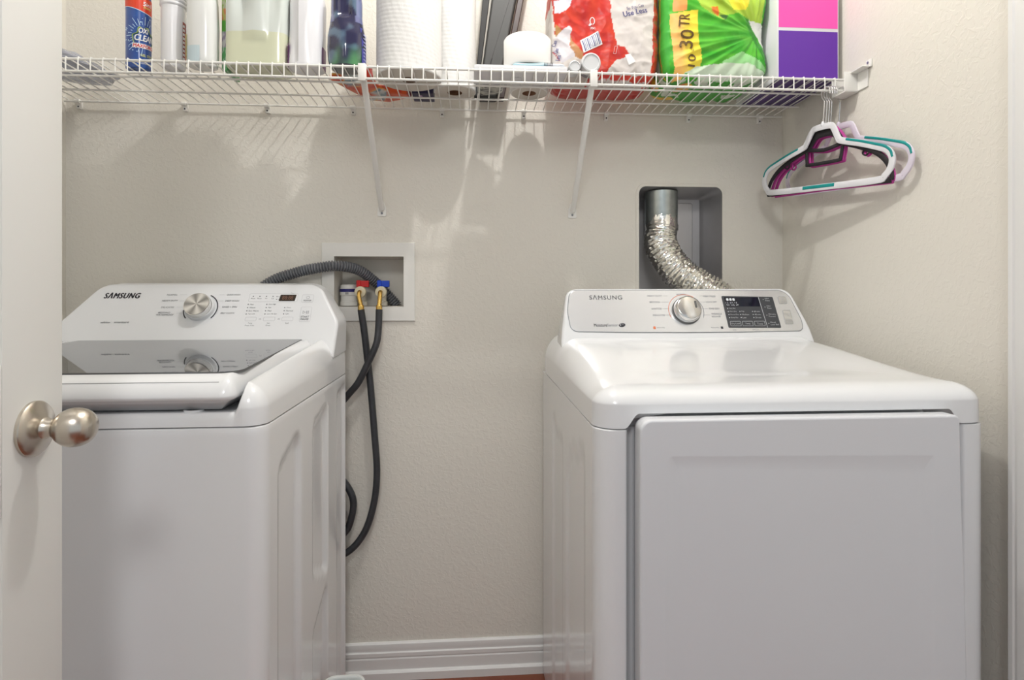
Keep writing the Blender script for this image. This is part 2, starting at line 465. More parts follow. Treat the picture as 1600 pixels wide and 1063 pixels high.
# lid
LX0, LX1, LY0, LY1 = -1.006, -0.398, 0.966, 1.470
def l_z(y): return 1.0125-(1.47-y)*0.036 if y > 1.0 else 0.9956-(1.0-y)*0.55
rr3 = RR(LX0, LX1, LY0, LY1, 0.022, frange(LX0, LX1, 0.04), frange(LY0, LY1, 0.015), 8)
rings = [[(x, y, 0.934) for x, y in rr3.ring(0.03)], [(x, y, 0.950) for x, y in rr3.ring(0.012)], [(x, y, 0.9535) for x, y in rr3.ring(0.003)]]
for k in range(9):
    a = PI/2*k/8; dd = 0.020*(1-math.cos(a))
    rings.append([(x, y, 0.957+(l_z(y)-0.957)*math.sin(a)**1.1) for x, y in rr3.ring(dd)])
for d in (0.03, 0.045, 0.06, 0.064, 0.08, 0.12, 0.2, 0.24):
    rings.append([(x, y, l_z(y)) for x, y in rr3.ring(d)])
bm = B(); loft(bm, rings); obj('lid', bm, M_enamel, wa, 50); lid = wa.children[-1]
M_glass = mat('grey_mirror_glass', (0.06, 0.064, 0.07), 0.012, ior=2.5)
g = rpoly([(-0.992, 1.003), (-0.402, 1.003), (-0.432, 1.466), (-0.972, 1.466)], [0.02, 0.03, 0.008, 0.008], 6)
bm = B(); slab(bm, g, lambda u, v, w: Vector((u, v, 1.0125-(1.47-v)*0.036+w)), -0.002, 0.0012)
obj('glass_panel', bm, M_glass, lid, 0)
bm = B(); slab(bm, inset(g, -0.0016), lambda u, v, w: Vector((u, v, 1.0125-(1.47-v)*0.036+w)), -0.002, 0.0004)
obj('gasket', bm, M_seam, lid, 0)
# fine groove across the front rail of the lid
bm = B(); tube(bm, [(-0.99, 0.9795, 0.9829), (-0.425, 0.9795, 0.9829)], 0.0007, 6); obj('groove', bm, mat('soft_groove', (0.42, 0.43, 0.44), 0.5), lid, 0)
# small lid switch under the lid
bm = B(); lathe(bm, [(0.016, 0), (0.016, 0.003), (0.012, 0.0035), (0.011, 0.001)], (-0.475, 1.000, 0.9305), seg=24)
obj('lid_latch_ring', bm, M_panelwhite, wa)
# console
def wfr(u, v, w=0.0):
    k = 1/0.16561
    return Vector((u, 1.48+0.08*k*v-0.8756*w, 1.012+0.145*k*v+0.4831*w))
con = rpoly([(-1.052, -0.050), (-0.3525, -0.050), (-0.350, 0.052), (-0.412, 0.166), (-0.972, 0.166), (-1.052, 0.045)], [0.004, 0.004, 0.06, 0.055, 0.055, 0.05], 10)
bm = B()
rings = []
back = [Vector((p.x, 1.622, 1.012+0.145/0.16561*p.y)) for p in inset(con, 0.006)]
mid = [Vector((p.x, 1.60, 1.012+0.145/0.16561*p.y)) for p in con]
rings += [back, mid]
for k in range(7):
    a = PI/2*k/6; bv = 0.009
    rings.append([wfr(p.x, p.y, -bv+bv*math.sin(a)) for p in inset(con, bv*(1-math.cos(a)))])
loft(bm, rings); obj('console', bm, M_panelwhite, wa, 50); wcon = wa.children[-1]
wf = lambda u, v: wfr(u, v, 0.0006)
wf2 = lambda u, v: wfr(u, v, 0.0009)
bm = B(); text(bm, 'S\u039bMSUNG', -0.9125, 0.128, 0.0165, wf, w=0.089, bold=0.045, shear=0.18)
obj('brand_lettering', bm, M_ink, wcon, 0)
bm = B()
for s, u, v, al in (('NORMAL', -0.7745, 0.1301, 'r'), ('HEAVY DUTY', -0.7700, 0.1125, 'r'), ('DELICATES', -0.7750, 0.0931, 'r'), ('BEDDING/', -0.7800, 0.0775, 'r'),
                 ('WATERPROOF', -0.7710, 0.0712, 'r'), ('QUICK WASH', -0.6490, 0.1300, 'l'), ('DEEP WASH', -0.6490, 0.1117, 'l'), ('RINSE + SPIN', -0.6530, 0.0937, 'l'), ('SELF CLEAN', -0.6540, 0.0759, 'l')):
    text(bm, s, u, v, 0.0046, wf, shear=0.15, align=al, bold=0.004)
text(bm, 'selfclean', -0.9320, 0.0503, 0.0050, wf, shear=0.15, bold=0.012)
text(bm, 'smartcare', -0.8930, 0.0503, 0.0050, wf, shear=0.15, bold=0.012)
for u, v, ls in ((-0.5887, 0.1012, ('Hot', 'Warm', 'Eco Warm', 'Tap Cold')), (-0.5411, 0.1011, ('Extra High', 'High', 'Med', 'Low / No Spin')), (-0.4935, 0.0917, ('Heavy', 'Normal', 'Light'))):
    for k, s in enumerate(ls):
        disc(bm, u, v-k*0.0095, 0.0016, wf); text(bm, s, u+0.005, v-k*0.0095, 0.0040, wf, align='l', shear=0.15, bold=0.004)
for u in (-0.580, -0.563, -0.546, -0.529): disc(bm, u, 0.1250, 0.0016, wf)
for u, s in ((-0.580, 'Wash'), (-0.563, 'Rinse'), (-0.546, 'Spin'), (-0.529, 'Lid')): text(bm, s, u, 0.1190, 0.0034, wf)
for v in (0.1245, 0.1160): disc(bm, -0.5185, v, 0.0015, wf); disc(bm, -0.5135, v, 0.0010, wf)
for u, s, s2 in ((-0.574, 'Temp', 'Press 3 Sec'), (-0.528, 'Spin', 'Drain'), (-0.481, 'Soil', '')):
    text(bm, s, u, 0.0460, 0.0042, wf)
    if s2: text(bm, s2, u, 0.0400, 0.0036, wf)
text(bm, '(1)', -0.551, 0.0580, 0.0045, wf); text(bm, '(2)', -0.5035, 0.0580, 0.0045, wf)
text(bm, 'Time', -0.480, 0.1350, 0.0026, wf)
obj('printed_labels', bm, M_inkg, wcon, 0)
M_line = mat('pale_grey_print', (0.52, 0.53, 0.55), 0.5)
bm = B()
def rrline(x0, x1, v0, v1, r=0.003, w=0.0006, sh=0.0):
    ringline(bm, rpoly([(x0-sh, v0), (x1-sh, v0), (x1, v1), (x0, v1)], r, 4), w, wf)
rrline(-0.5886, -0.5605, 0.0524, 0.0638); rrline(-0.5428, -0.5130, 0.0524, 0.0638); rrline(-0.4960, -0.4670, 0.0524, 0.0638)
rrline(-0.5900, -0.4640, 0.1085, 0.1345, 0.004); rrline(-0.4530, -0.4230, 0.1070, 0.1305); rrline(-0.4510, -0.4230, 0.050, 0.0935)
for v, ul, ur in ((0.1301, -0.768, -0.655), (0.1117, -0.766, -0.655), (0.0937, -0.768, -0.660), (0.0759, -0.765, -0.662)):
    quadp(bm, [(ul, v-0.0003), (-0.75, v-0.0003), (-0.75, v+0.0003), (ul, v+0.0003)], wf); quadp(bm, [(-0.668, v-0.0003), (ur, v-0.0003), (ur, v+0.0003), (-0.668, v+0.0003)], wf)
obj('printed_outlines', bm, M_line, wcon, 0)
bm = B()
text(bm, 'POWER', -0.4375, 0.1125, 0.0042, wf2, bold=0.01); text(bm, 'START', -0.4375, 0.0645, 0.0052, wf2, bold=0.005, shear=0.1); text(bm, 'PAUSE', -0.4375, 0.0575, 0.0052, wf2, bold=0.005, shear=0.1)
arcline(bm, -0.4375, 0.1215, 0.0045, 0.0007, 0, 2*PI, wf2, sy=0.9)
ringline(bm, [Vector((-0.445, 0.073)), Vector((-0.4375, 0.0775)), Vector((-0.445, 0.082))], 0.0007, wf2)
quadp(bm, [(-0.4355, 0.073), (-0.4340, 0.073), (-0.4340, 0.082), (-0.4355, 0.082)], wf2); quadp(bm, [(-0.4315, 0.073), (-0.4300, 0.073), (-0.4300, 0.082), (-0.4315, 0.082)], wf2)
obj('button_print', bm, M_inkg, wcon, 0)
bm = B(); slab(bm, rpoly([(-0.5125, 0.1115), (-0.4710, 0.1115), (-0.4685, 0.1300), (-0.5095, 0.1300)], 0.001, 3), wfr, -0.001, 0.0009)
obj('display', bm, mat('dark_amber_display', (0.035, 0.022, 0.016), 0.25), wcon, 0); wd = wcon.children[-1]
bm = B(); text(bm, '88:88', -0.490, 0.1207, 0.0115, lambda u, v: wfr(u, v, 0.0013), w=0.028); obj('display_digits', bm, mat('dim_segments', (0.16, 0.07, 0.04), 0.4), wd, 0)
# dial
wn = Vector((0, -0.8756, 0.4831)); kc = wfr(-0.7070, 0.0895, 0)
bm = B(); lathe(bm, [(0.036, 0.0), (0.036, 0.008), (0.0345, 0.011), (0.031, 0.0115)], kc, wn, 64); obj('dial_base', bm, M_panelwhite, wcon, 30)
wk = obj('dial', lathe(B(), [(0.0315, 0.009), (0.0330, 0.011), (0.0325, 0.024), (0.0315, 0.0262), (0.0300, 0.0268)], kc, wn, 64), M_chrome, wcon, 30)
M_spun = mat('radially_brushed_steel', (0.62, 0.61, 0.57), 0.34, metal=1.0)
nt = M_spun.node_tree; b = nt.nodes['Principled BSDF']
tc = nt.nodes.new('ShaderNodeTexCoord'); sep = nt.nodes.new('ShaderNodeSeparateXYZ'); at = nt.nodes.new('ShaderNodeMath'); at.operation = 'ARCTAN2'
mu = nt.nodes.new('ShaderNodeMath'); mu.operation = 'MULTIPLY'; mu.inputs[1].default_value = 5.0
sn = nt.nodes.new('ShaderNodeMath'); sn.operation = 'SINE'; ad = nt.nodes.new('ShaderNodeMath'); ad.operation = 'MULTIPLY_ADD'; ad.inputs[1].default_value = 0.22; ad.inputs[2].default_value = 0.52
cc = nt.nodes.new('ShaderNodeCombineColor')
nt.links.new(tc.outputs['UV'], sep.inputs[0]); nt.links.new(sep.outputs[0], at.inputs[0]); nt.links.new(sep.outputs[1], at.inputs[1])
nt.links.new(at.outputs[0], mu.inputs[0]); nt.links.new(mu.outputs[0], sn.inputs[0]); nt.links.new(sn.outputs[0], ad.inputs[0])
for i in range(3): nt.links.new(ad.outputs[0], cc.inputs[i])
nt.links.new(cc.outputs[0], b.inputs['Base Color'])
def dial_face(name, kc, n, r, h, parent):
    bm = B(); n = Vector(n); u = Vector((1, 0, 0)); v = n.cross(u)*-1
    uvl = bm.loops.layers.uv.new('UVMap')
    N = 64
    ring0 = [bm.verts.new(kc+n*h+(u*math.cos(2*PI*k/N)+v*math.sin(2*PI*k/N))*r) for k in range(N)]
    c = bm.verts.new(kc+n*(h-0.0006))
    for k in range(N):
        f = bm.faces.new((c, ring0[k], ring0[(k+1) % N]))
        for lp, (a, rr_) in zip(f.loops, ((0, 0), (2*PI*k/N, 1), (2*PI*(k+1)/N, 1))):
            if rr_ == 0: a = 2*PI*(k+0.5)/N; rr_ = 0.01
            lp[uvl].uv = (math.cos(a)*rr_, math.sin(a)*rr_)
    return obj(name, bm, M_spun, parent, 0)
dial_face('dial_face', kc, wn, 0.0302, 0.0276, wk)
bm = B(); arcline(bm, -0.7070, 0.0895, 0.0435, 0.0028, -0.72, 1.15, wf2, n=30); obj('dial_arc', bm, M_ink, wcon, 0); bm = B(); arcline(bm, -0.7070, 0.0895, 0.0435, 0.0028, PI+0.12, PI+0.75, wf2)
obj('dial_arc', bm, M_ink, wcon, 0)

# ------------------------------------------------------------------ dryer
DX0, DX1, DY0, DY1 = 0.206, 0.908, 0.926, 1.63
dr = thing('clothes_dryer', 'white front-load clothes dryer with silver console, right of the hoses', 'dryer', (0.556, 1.28, 0))
out = []
# plan outline: pillars at both sides and a recess for the door
pl = [(DX0, DY1), (DX0, 0.962)]
for k in range(1, 8): a = PI+PI/2*k/8; pl.append((DX0+0.034+0.034*math.cos(a), 0.960+0.034*math.sin(a)))
pl += [(0.240, DY0), (0.2545, DY0), (0.2575, 0.9275), (0.2600, 0.933), (0.262, 0.945), (0.267, 0.953), (0.275, 0.956), (0.84, 0.956), (0.850, 0.950), (0.853, 0.935), (0.856, 0.928), (0.860, DY0), (0.874, DY0)]
for k in range(1, 8): a = 1.5*PI+PI/2*k/8; pl.append((DX1-0.034+0.034*math.cos(a), 0.960+0.034*math.sin(a)))
pl += [(DX1, 0.962), (DX1, DY1)]
yd = frange(0.965, DY1, 0.012)[1:-1]
pl = [pl[0]]+[(DX0, y) for y in yd[::-1]]+pl[1:]
dp = [rpoly([(1.03, 0.03), (1.225, 0.03), (1.225, 0.74), (1.19, 0.80), (1.03, 0.845)], 0.015, 3), rpoly([(1.28, 0.03), (1.44, 0.03), (1.44, 0.815), (1.28, 0.79)], 0.015, 3)]
rings = []
for z in frange(0.03, 0.9020, 0.02):
    rings.append([(x+(relief(y, z, dp, 0.004, 0.01) if x < DX0+1e-5 else 0), y, z) for x, y in pl])
poly = [Vector(p) for p in pl]; q = inset(poly, 0.002); rings.append([(p.x, p.y, 0.9036) for p in q])
bm = B(); loft(bm, rings); obj('cabinet', bm, M_enamel, dr, 50)
for x in (DX0+0.06, DX1-0.06):
    for y in (DY0+0.09, DY1-0.06): obj('foot', lathe(B(), [(0.02, 0.0), (0.022, 0.01), (0.012, 0.014), (0.012, 0.031)], (x, y, 0), seg=16), MATS['black_rubber'], dr)
# top cover with the cut-out above the door
def d_bot(x, y):
    if y > 0.95: return 0.9045
    a = sstep(0.254, 0.279, x)*sstep(0.852, 0.828, x)
    return 0.9045+0.0250*a
def d_h(x, y):
    h = 0.972+0.040*sstep(0.93, 1.45, y)*1.0
    h += 0.006*sstep(1.36, 1.43, y)
    e = min(1, max(0, (min(x-0.28, 0.83-x))/0.12)); f = min(1, max(0, min(y-1.01, 1.42-y)/0.10))
    return h-0.0065*sstep(0, 1, e)*sstep(0, 1, f)
def d_top(x, y, d):
    # wider rounding along the sides than along the front
    fr = sstep(1.02, 0.95, y)
    r = 0.062*(1-fr)+0.048*fr
    g = math.sqrt(max(0, 1-(1-min(d/r, 1))**2))
    return d_h(x, y), g
rr4 = RR(DX0, DX1, DY0, DY1, 0.040, sorted(set([round(v, 4) for v in frange(DX0, DX1, 0.02)+frange(0.248, 0.286, 0.002)+frange(0.826, 0.860, 0.002)])), frange(DY0, DY1, 0.02), 10)
rings = [[(x, y, d_bot(x, y)) for x, y in rr4.ring(0.0018)], [(x, y, d_bot(x, y)+0.0010) for x, y in rr4.ring(0.0)]]
for d in (0.0, 0.0008, 0.002, 0.004, 0.007, 0.011, 0.016, 0.022, 0.03, 0.038, 0.046, 0.055, 0.065, 0.075, 0.09, 0.105, 0.12, 0.14, 0.165, 0.19, 0.22, 0.26, 0.30, 0.34):
    R = []
    for x, y in rr4.ring(d):
        h, gg = d_top(x, y, d); zb = d_bot(x, y if d < 0.01 else 0.9)+0.0010
        z0 = 0.938
        R.append((x, y, zb if d == 0 else z0+(h-z0)*gg))
    rings.append(R)
bm = B(); loft(bm, rings); bmesh.ops.remove_doubles(bm, verts=bm.verts, dist=1e-6); obj('top_cover', bm, M_enamel, dr, 60)
bm = B(); box(bm, 0.27, 0.845, 0.960, 0.970, 0.9035, 0.936); obj('door_gap_backing', bm, M_enamel, dr, 0)
# door
dl = []
def dfr(u, v, w): return Vector((u, 0.922-w, v))
def d_right(z): return 0.8225+0.0125*(1-sstep(0.45, 0.94, z))
zz = frange(0.06, 0.905, 0.05)
op = [(0.2715, 0.05)]+[(d_right(0.05), 0.05)]+[(d_right(z), z) for z in zz[1:]]+[(d_right(0.9265), 0.9265), (0.2715, 0.9265)]
rads = [0.02, 0.02]+[0.0]*len(zz[1:])+[0.024, 0.020]
dpoly = rpoly(op, rads, 8)
bm = B()
rings = [[dfr(p.x, p.y, -0.018) for p in inset(dpoly, 0.004)], [dfr(p.x, p.y, 0.0) for p in dpoly]]
for k in range(6):
    a = PI/2*k/5; rings.append([dfr(p.x, p.y, 0.0225+0.0045*math.sin(a)) for p in inset(dpoly, 0.0045*(1-math.cos(a)))])
vr = loft(bm, rings, cap1=False)
# flat margin, then a softly sunk field
pan = rpoly([(0.312, 0.10), (0.778, 0.10), (0.778, 0.872), (0.312, 0.872)], 0.022, 8)
def ringpts(poly, n):
    N = len(poly); L = [0]
    for i in range(N): L.append(L[-1]+(poly[(i+1) % N]-poly[i]).length)
    c = sum((Vector(p) for p in poly), Vector((0, 0)))/N; o = []
    return c
c0 = Vector((0.545, 0.49))
def radial(poly, th_):
    d = Vector((math.cos(th_), math.sin(th_))); best = None
    for i in range(len(poly)):
        a = poly[i-1]-c0; b = poly[i]-c0; e = b-a; den = d.x*e.y-d.y*e.x
        if abs(den) < 1e-12: continue
        t = (a.x*e.y-a.y*e.x)/den; s = (a.x*d.y-a.y*d.x)/den
        if t > 0 and -1e-6 <= s <= 1+1e-6: best = t if best is None else max(best, t)
    return c0+d*best
last = inset(dpoly, 0.0045)
ang = [math.atan2(p.y-c0.y, p.x-c0.x) for p in last]
prev = vr[-1]
for off, w in ((0.0, 0.027), (0.004, 0.0266), (0.012, 0.0250), (0.020, 0.0242), (0.026, 0.0240)):
    pq = inset(pan, off); cur = [bm.verts.new(dfr(*(radial(pq, a)), w)) for a in ang]
    for i in range(len(cur)):
        j = (i+1) % len(cur); bm.faces.new((prev[i], prev[j], cur[j], cur[i]))
    prev = cur
bm.faces.new(prev)
obj('door', bm, mat('grey_white_enamel', (0.72, 0.735, 0.765), 0.33, coat=0.15), dr, 35)
# console
def cfr(u, v, w=0.0):
    k = 1/0.13019
    return Vector((u, 1.42+0.055*k*v-0.9064*w, 1.028+0.118*k*v+0.4225*w))
oc = rpoly([(0.2235, -0.075), (0.8920, -0.075), (0.8910, -0.020), (0.8880, 0.010), (0.8825, 0.035), (0.8560, 0.1275), (0.2480, 0.1265), (0.2345, 0.045), (0.2285, 0.010), (0.2245, -0.020)],
           [0.001, 0.001, 0.02, 0.03, 0.03, 0.036, 0.030, 0.05, 0.03, 0.02], 8)
bm = B(); rings = []
rings.append([Vector((p.x, 1.545, 1.028+0.118/0.13019*p.y)) for p in inset(oc, 0.034)])
rings.append([Vector((p.x, 1.53, 1.028+0.118/0.13019*p.y)) for p in inset(oc, 0.016)])
rings.append([Vector((p.x, 1.505, 1.028+0.118/0.13019*p.y)) for p in inset(oc, 0.004)])
for k in range(7):
    a = PI/2*k/6; bv = 0.008; rings.append([cfr(p.x, p.y, 0.002-bv+bv*math.sin(a)) for p in inset(oc, bv*(1-math.cos(a)))])
loft(bm, rings); obj('console', bm, M_enamel, dr, 50); dcon = dr.children[-1]
fp = rpoly([(0.2520, 0.0045), (0.40, 0.0015), (0.55, 0.0005), (0.70, 0.0010), (0.8640, 0.0035), (0.8680, 0.030), (0.8470, 0.1195), (0.2560, 0.1190), (0.2460, 0.060)],
           [0.020, 0.0, 0.0, 0.0, 0.014, 0.06, 0.035, 0.022, 0.08], 8)
bm = B(); slab(bm, inset(fp, -0.0018), cfr, 0.0, 0.0025); obj('panel_gap', bm, mat('grey_gap', (0.25, 0.26, 0.27), 0.6), dcon, 0)
bm = B(); slab(bm, fp, cfr, 0.0, 0.0034, 0.0008, 2)
obj('fascia', bm, mat('silver_satin', (0.80, 0.81, 0.83), 0.27, metal=0.75), dcon, 25); fas = dcon.children[-1]
df = lambda u, v: cfr(u, v, 0.0038)
df2 = lambda u, v: cfr(u, v, 0.0052)
bm = B(); text(bm, 'S\u039bMSUNG', 0.3495, 0.0990, 0.0125, df, w=0.087, bold=0.02)
obj('brand_lettering', bm, mat('silver_letters', (0.30, 0.30, 0.31), 0.45), fas, 0)
bm = B()
text(bm, 'Moisture', 0.3110, 0.0210, 0.0085, df, w=0.034, align='l', bold=0.006)
pts = [Vector((0.3845+0.0085*math.cos(a)*1.0, 0.0208+0.0055*math.sin(a))) for a in [2*PI*k/20 for k in range(20)]]
bm.faces.new([bm.verts.new(df(p.x+0.25*(p.y-0.0208), p.y)) for p in pts])
quadp(bm, [(0.6445, 0.0095), (0.6505, 0.0095), (0.6505, 0.0155), (0.6445, 0.0155)], df)
obj('printed_logo', bm, M_ink, fas, 0)
bm = B(); arcline(bm, 0.3835, 0.0208, 0.0052, 0.0012, 0.5, 4.2, df2, sy=0.6); obj('logo_swirl', bm, M_panelwhite, fas, 0)
bm = B()
text(bm, 'Sensor', 0.3455, 0.0210, 0.0080, df, w=0.028, align='l')
for s, u, v, al in (('HEAVY DUTY', 0.5010, 0.1032, 'r'), ('BEDDING', 0.4930, 0.0856, 'r'), ('SANITIZE', 0.4945, 0.0663, 'r'), ('DELICATES', 0.5010, 0.0482, 'r'), ('NORMAL', 0.5545, 0.1075, 'c'),
                  ('PERM PRESS', 0.6130, 0.1022, 'l'), ('QUICK DRY', 0.6180, 0.0854, 'l'), ('TIME DRY', 0.6220, 0.0660, 'l'), ('WRINKLE', 0.6260, 0.0512, 'l'), ('RELEASE', 0.6260, 0.0440, 'l')):
    text(bm, s, u, v, 0.0046, df, align=al)
text(bm, 'Manual Dry', 0.6400, 0.0125, 0.0042, df, align='r')
text(bm, 'Sensor Dry', 0.4750, 0.0130, 0.0042, df, align='l')
text(bm, 'Smart', 0.680, 0.0065, 0.0028, df); text(bm, 'Child Lock', 0.737, 0.0065, 0.0028, df)
for v, ul, ur in ((0.1032, 0.504, 0.612), (0.0856, 0.497, 0.617), (0.0663, 0.498, 0.620), (0.0482, 0.503, 0.623)):
    quadp(bm, [(ul, v-0.0002), (0.516, v-0.0002), (0.516, v+0.0002), (ul, v+0.0002)], df); quadp(bm, [(0.603, v-0.0002), (ur, v-0.0002), (ur, v+0.0002), (0.603, v+0.0002)], df)
arcline(bm, 0.5600, 0.0600, 0.0475, 0.0010, -0.42, 0.95, df)
obj('printed_labels', bm, M_inkg, fas, 0)
bm = B(); arcline(bm, 0.5600, 0.0600, 0.0475, 0.0012, 0.98, PI+0.40, df, n=40)
quadp(bm, [(0.4655, 0.0095), (0.4715, 0.0095), (0.4715, 0.0165), (0.4655, 0.0165)], df)
obj('orange_print', bm, mat('orange_print', (0.75, 0.20, 0.08), 0.5), fas, 0)
kc = cfr(0.5600, 0.0600, 0.0034); dn = Vector((0, -0.9064, 0.4225))
bm = B(); lathe(bm, [(0.0375, 0.0), (0.0375, 0.004), (0.0355, 0.0045)], kc, dn, 64); obj('dial_base', bm, M_seam, fas, 30)
bm = B(); lathe(bm, [(0.0350, 0.002), (0.0360, 0.005), (0.0352, 0.016), (0.0325, 0.0225), (0.0290, 0.0250), (0.0120, 0.0262), (0.0005, 0.0264)], kc, dn, 64)
obj('dial', bm, M_chrome, fas, 50); dk = fas.children[-1]
bm = B(); M = Matrix.Translation(kc) @ dn.to_track_quat('Z', 'Y').to_matrix().to_4x4()
q = kc+dn*0.0262+Vector((0.018, 0, 0))
slab(bm, rpoly([(0.0150, -0.002), (0.0200, -0.002), (0.0200, 0.018), (0.0150, 0.018)], 0.0024, 5), lambda u, v, w: kc+Vector((u, 0, 0))+Vector((0, 0.4225, 0.9064))*v+dn*w, 0.022, 0.0267)
obj('dial_pointer', bm, M_seam, dk, 0)
# display
dpol = rpoly([(0.6655, 0.0120), (0.8070, 0.0110), (0.8035, 0.1000), (0.6625, 0.1025)], 0.003, 4)
bm = B(); slab(bm, dpol, cfr, 0.002, 0.0042); obj('display', bm, mat('charcoal_panel', (0.055, 0.058, 0.066), 0.3), fas, 0); dd = fas.children[-1]
bm = B(); slab(bm, rpoly([(0.6695, 0.0725), (0.7635, 0.0720), (0.7625, 0.0985), (0.6685, 0.0995)], 0.002, 3), cfr, 0.003, 0.0046); obj('display_window', bm, mat('black_glass', (0.006, 0.008, 0.02), 0.08), dd, 0)
df = lambda u, v: cfr(u, v, 0.0050)
bm = B()
for k in range(3):
    p_ = rpoly([(0.6735+k*0.0085, 0.0885), (0.6800+k*0.0085, 0.0885), (0.6800+k*0.0085, 0.0955), (0.6735+k*0.0085, 0.0955)], 0.002, 3)
    bm.faces.new([bm.verts.new(df(p.x, p.y)) for p in p_])
text(bm, '1 2 : 3 7 : 1 2', 0.6860, 0.0825, 0.0045, df, w=0.030); text(bm, 'MON   COOL   LEFT', 0.6880, 0.0762, 0.0036, df, w=0.034)
for u, v, ls in ((0.6725, 0.0660, ('Very Dry', 'More Dry', 'Normal Dry', 'Damp Dry')), (0.7040, 0.0575, ('High', 'Medium', 'Low')), (0.7385, 0.0575, ('60 min', '40 min', '20 min'))):
    for k, s in enumerate(ls):
        disc(bm, u, v-k*0.0087, 0.0014, df, n=8); text(bm, s, u+0.004, v-k*0.0087, 0.0042, df, align='l', bold=0.004)
for u, s in ((0.686, 'Dry Level'), (0.7185, 'Temp'), (0.7510, 'Time')):
    text(bm, s, u, 0.0225, 0.0052, df, bold=0.004)
    ringline(bm, rpoly([(u-0.0145, 0.0165), (u+0.0140, 0.0165), (u+0.0140, 0.0300), (u-0.0145, 0.0300)], 0.002, 3), 0.0007, df)
quadp(bm, [(0.7690, 0.0125), (0.7700, 0.0125), (0.7640, 0.0990), (0.7630, 0.0990)], df)
for v, a_, b_ in ((0.0920, 'Adjust', 'Time'), (0.0700, 'Adjust', 'Time'), (0.0465, 'Wrinkle', 'Prevent'), (0.0235, 'Mixed', 'Load Bell')):
    disc(bm, 0.7755, v, 0.0012, df, n=8); text(bm, a_, 0.7800, v+0.0028, 0.0042, df, align='l', bold=0.004); text(bm, b_, 0.7800, v-0.0032, 0.0042, df, align='l', bold=0.004)
obj('display_print', bm, mat('white_print', (0.75, 0.77, 0.80), 0.5), dd, 0)
for nm, x0, x1, v0, v1 in (('power_button', 0.8180, 0.8400, 0.0800, 0.1010), ('start_button', 0.8215, 0.8425, 0.0220, 0.0610)):
    bm = B(); slab(bm, rpoly([(x0, v0), (x1, v0), (x1, v1), (x0, v1)], 0.002, 4), cfr, 0.002, 0.0050, 0.0012, 3); obj(nm, bm, mat('silver_button', (0.72, 0.72, 0.70), 0.25, metal=0.7), fas, 30)
    pb = fas.children[-1]; bm = B(); df3 = lambda u, v: cfr(u, v, 0.0053)
    ringline(bm, rpoly([(x0, v0), (x1, v0), (x1, v1), (x0, v1)], 0.002, 4), 0.0006, df3)
    if nm[0] == 'p': arcline(bm, 0.829, 0.0925, 0.0040, 0.0006, 0, 2*PI, df3); text(bm, 'POWER', 0.829, 0.0845, 0.0034, df3)
    else: text(bm, 'START', 0.832, 0.0330, 0.0044, df3); text(bm, 'PAUSE', 0.832, 0.0270, 0.0044, df3); ringline(bm, [Vector((0.8270, 0.0430)), Vector((0.8330, 0.0475)), Vector((0.8270, 0.0520))], 0.0006, df3); quadp(bm, [(0.8350, 0.043), (0.8365, 0.043), (0.8365, 0.052), (0.8350, 0.052)], df3)
    obj('button_print', bm, M_inkg, pb, 0)

# ------------------------------------------------------------------ washer outlet box, valves and hoses
ob = thing('washer_outlet_box', 'white recessed washer outlet box with wide frame in the back wall above the hoses', 'outlet box', (-0.303, YB, 1.0475))
bm = B()
X0, X1, Z0, Z1 = BOX
fo = [(-0.4385, 1.0470), (-0.1680, 1.0470), (-0.1690, 1.2790), (-0.4385, 1.2775)]
fi = [(X0, Z0), (X1, Z0), (X1, Z1), (X0, Z1)]
rings = [[Vector((x, YB+0.001, z)) for x, z in fo], [Vector((x, YB-0.003, z)) for x, z in fo], [Vector((x+(0.002 if x < -0.3 else -0.002), YB-0.006, z+(0.002 if z < 1.1 else -0.002))) for x, z in fo],
         [Vector((x, YB-0.006, z)) for x, z in fi], [Vector((x, YB+0.0135, z)) for x, z in fi]]
loft(bm, rings, cap0=False, cap1=False)
M_pvc = mat('white_box_plastic', (0.80, 0.79, 0.75), 0.45)
obj('frame', bm, M_pvc, ob, 20)
bm = B()
fi2 = [(X0+0.004, Z0+0.002), (X1-0.004, Z0+0.002), (X1-0.004, Z1-0.004), (X0+0.004, Z1-0.004)]
loft(bm, [[Vector((x, YB+0.0, z)) for x, z in fi], [Vector((x, YB+0.085, z)) for x, z in fi2]], cap0=False)
for f in bm.faces: f.normal_flip()
o = obj('box_interior', bm, mat('box_interior_plastic', (0.70, 0.67, 0.60), 0.55), ob, 20, recalc=False)
tr = thing('drain_trap_cap', 'round white plastic drain cap with dark blue label inside the outlet box', 'pipe cap', (-0.370, 1.725, Z0+0.002))
bm = B(); lathe(bm, [(0.026, 0), (0.026, 0.012), (0.024, 0.013), (0.024, 0.030), (0.0265, 0.032), (0.0265, 0.052), (0.0245, 0.053), (0.0245, 0.061), (0.020, 0.064), (0.001, 0.065)], (-0.370, 1.725, Z0+0.002), seg=36)
obj('cap', bm, M_pvc, tr, 35)
bm = B(); lathe(bm, [(0.0268, 0.0415), (0.0268, 0.0505)], (-0.370, 1.725, Z0+0.002), seg=36, cap=False); obj('label_band', bm, mat('navy_label', (0.02, 0.02, 0.16), 0.5), tr, 30)
bm = B()
for k in range(5):
    a = -1.75+k*0.07; c = Vector((-0.370, 1.725, Z0+0.002)); p = c+Vector((0.0272*math.cos(a), 0.0272*math.sin(a), 0.034)); q = c+Vector((0.0272*math.cos(a+0.035), 0.0272*math.sin(a+0.035), 0.034))
    bm.faces.new([bm.verts.new(v) for v in (p, q, q+Vector((0, 0, 0.0065)), p+Vector((0, 0, 0.0065)))])
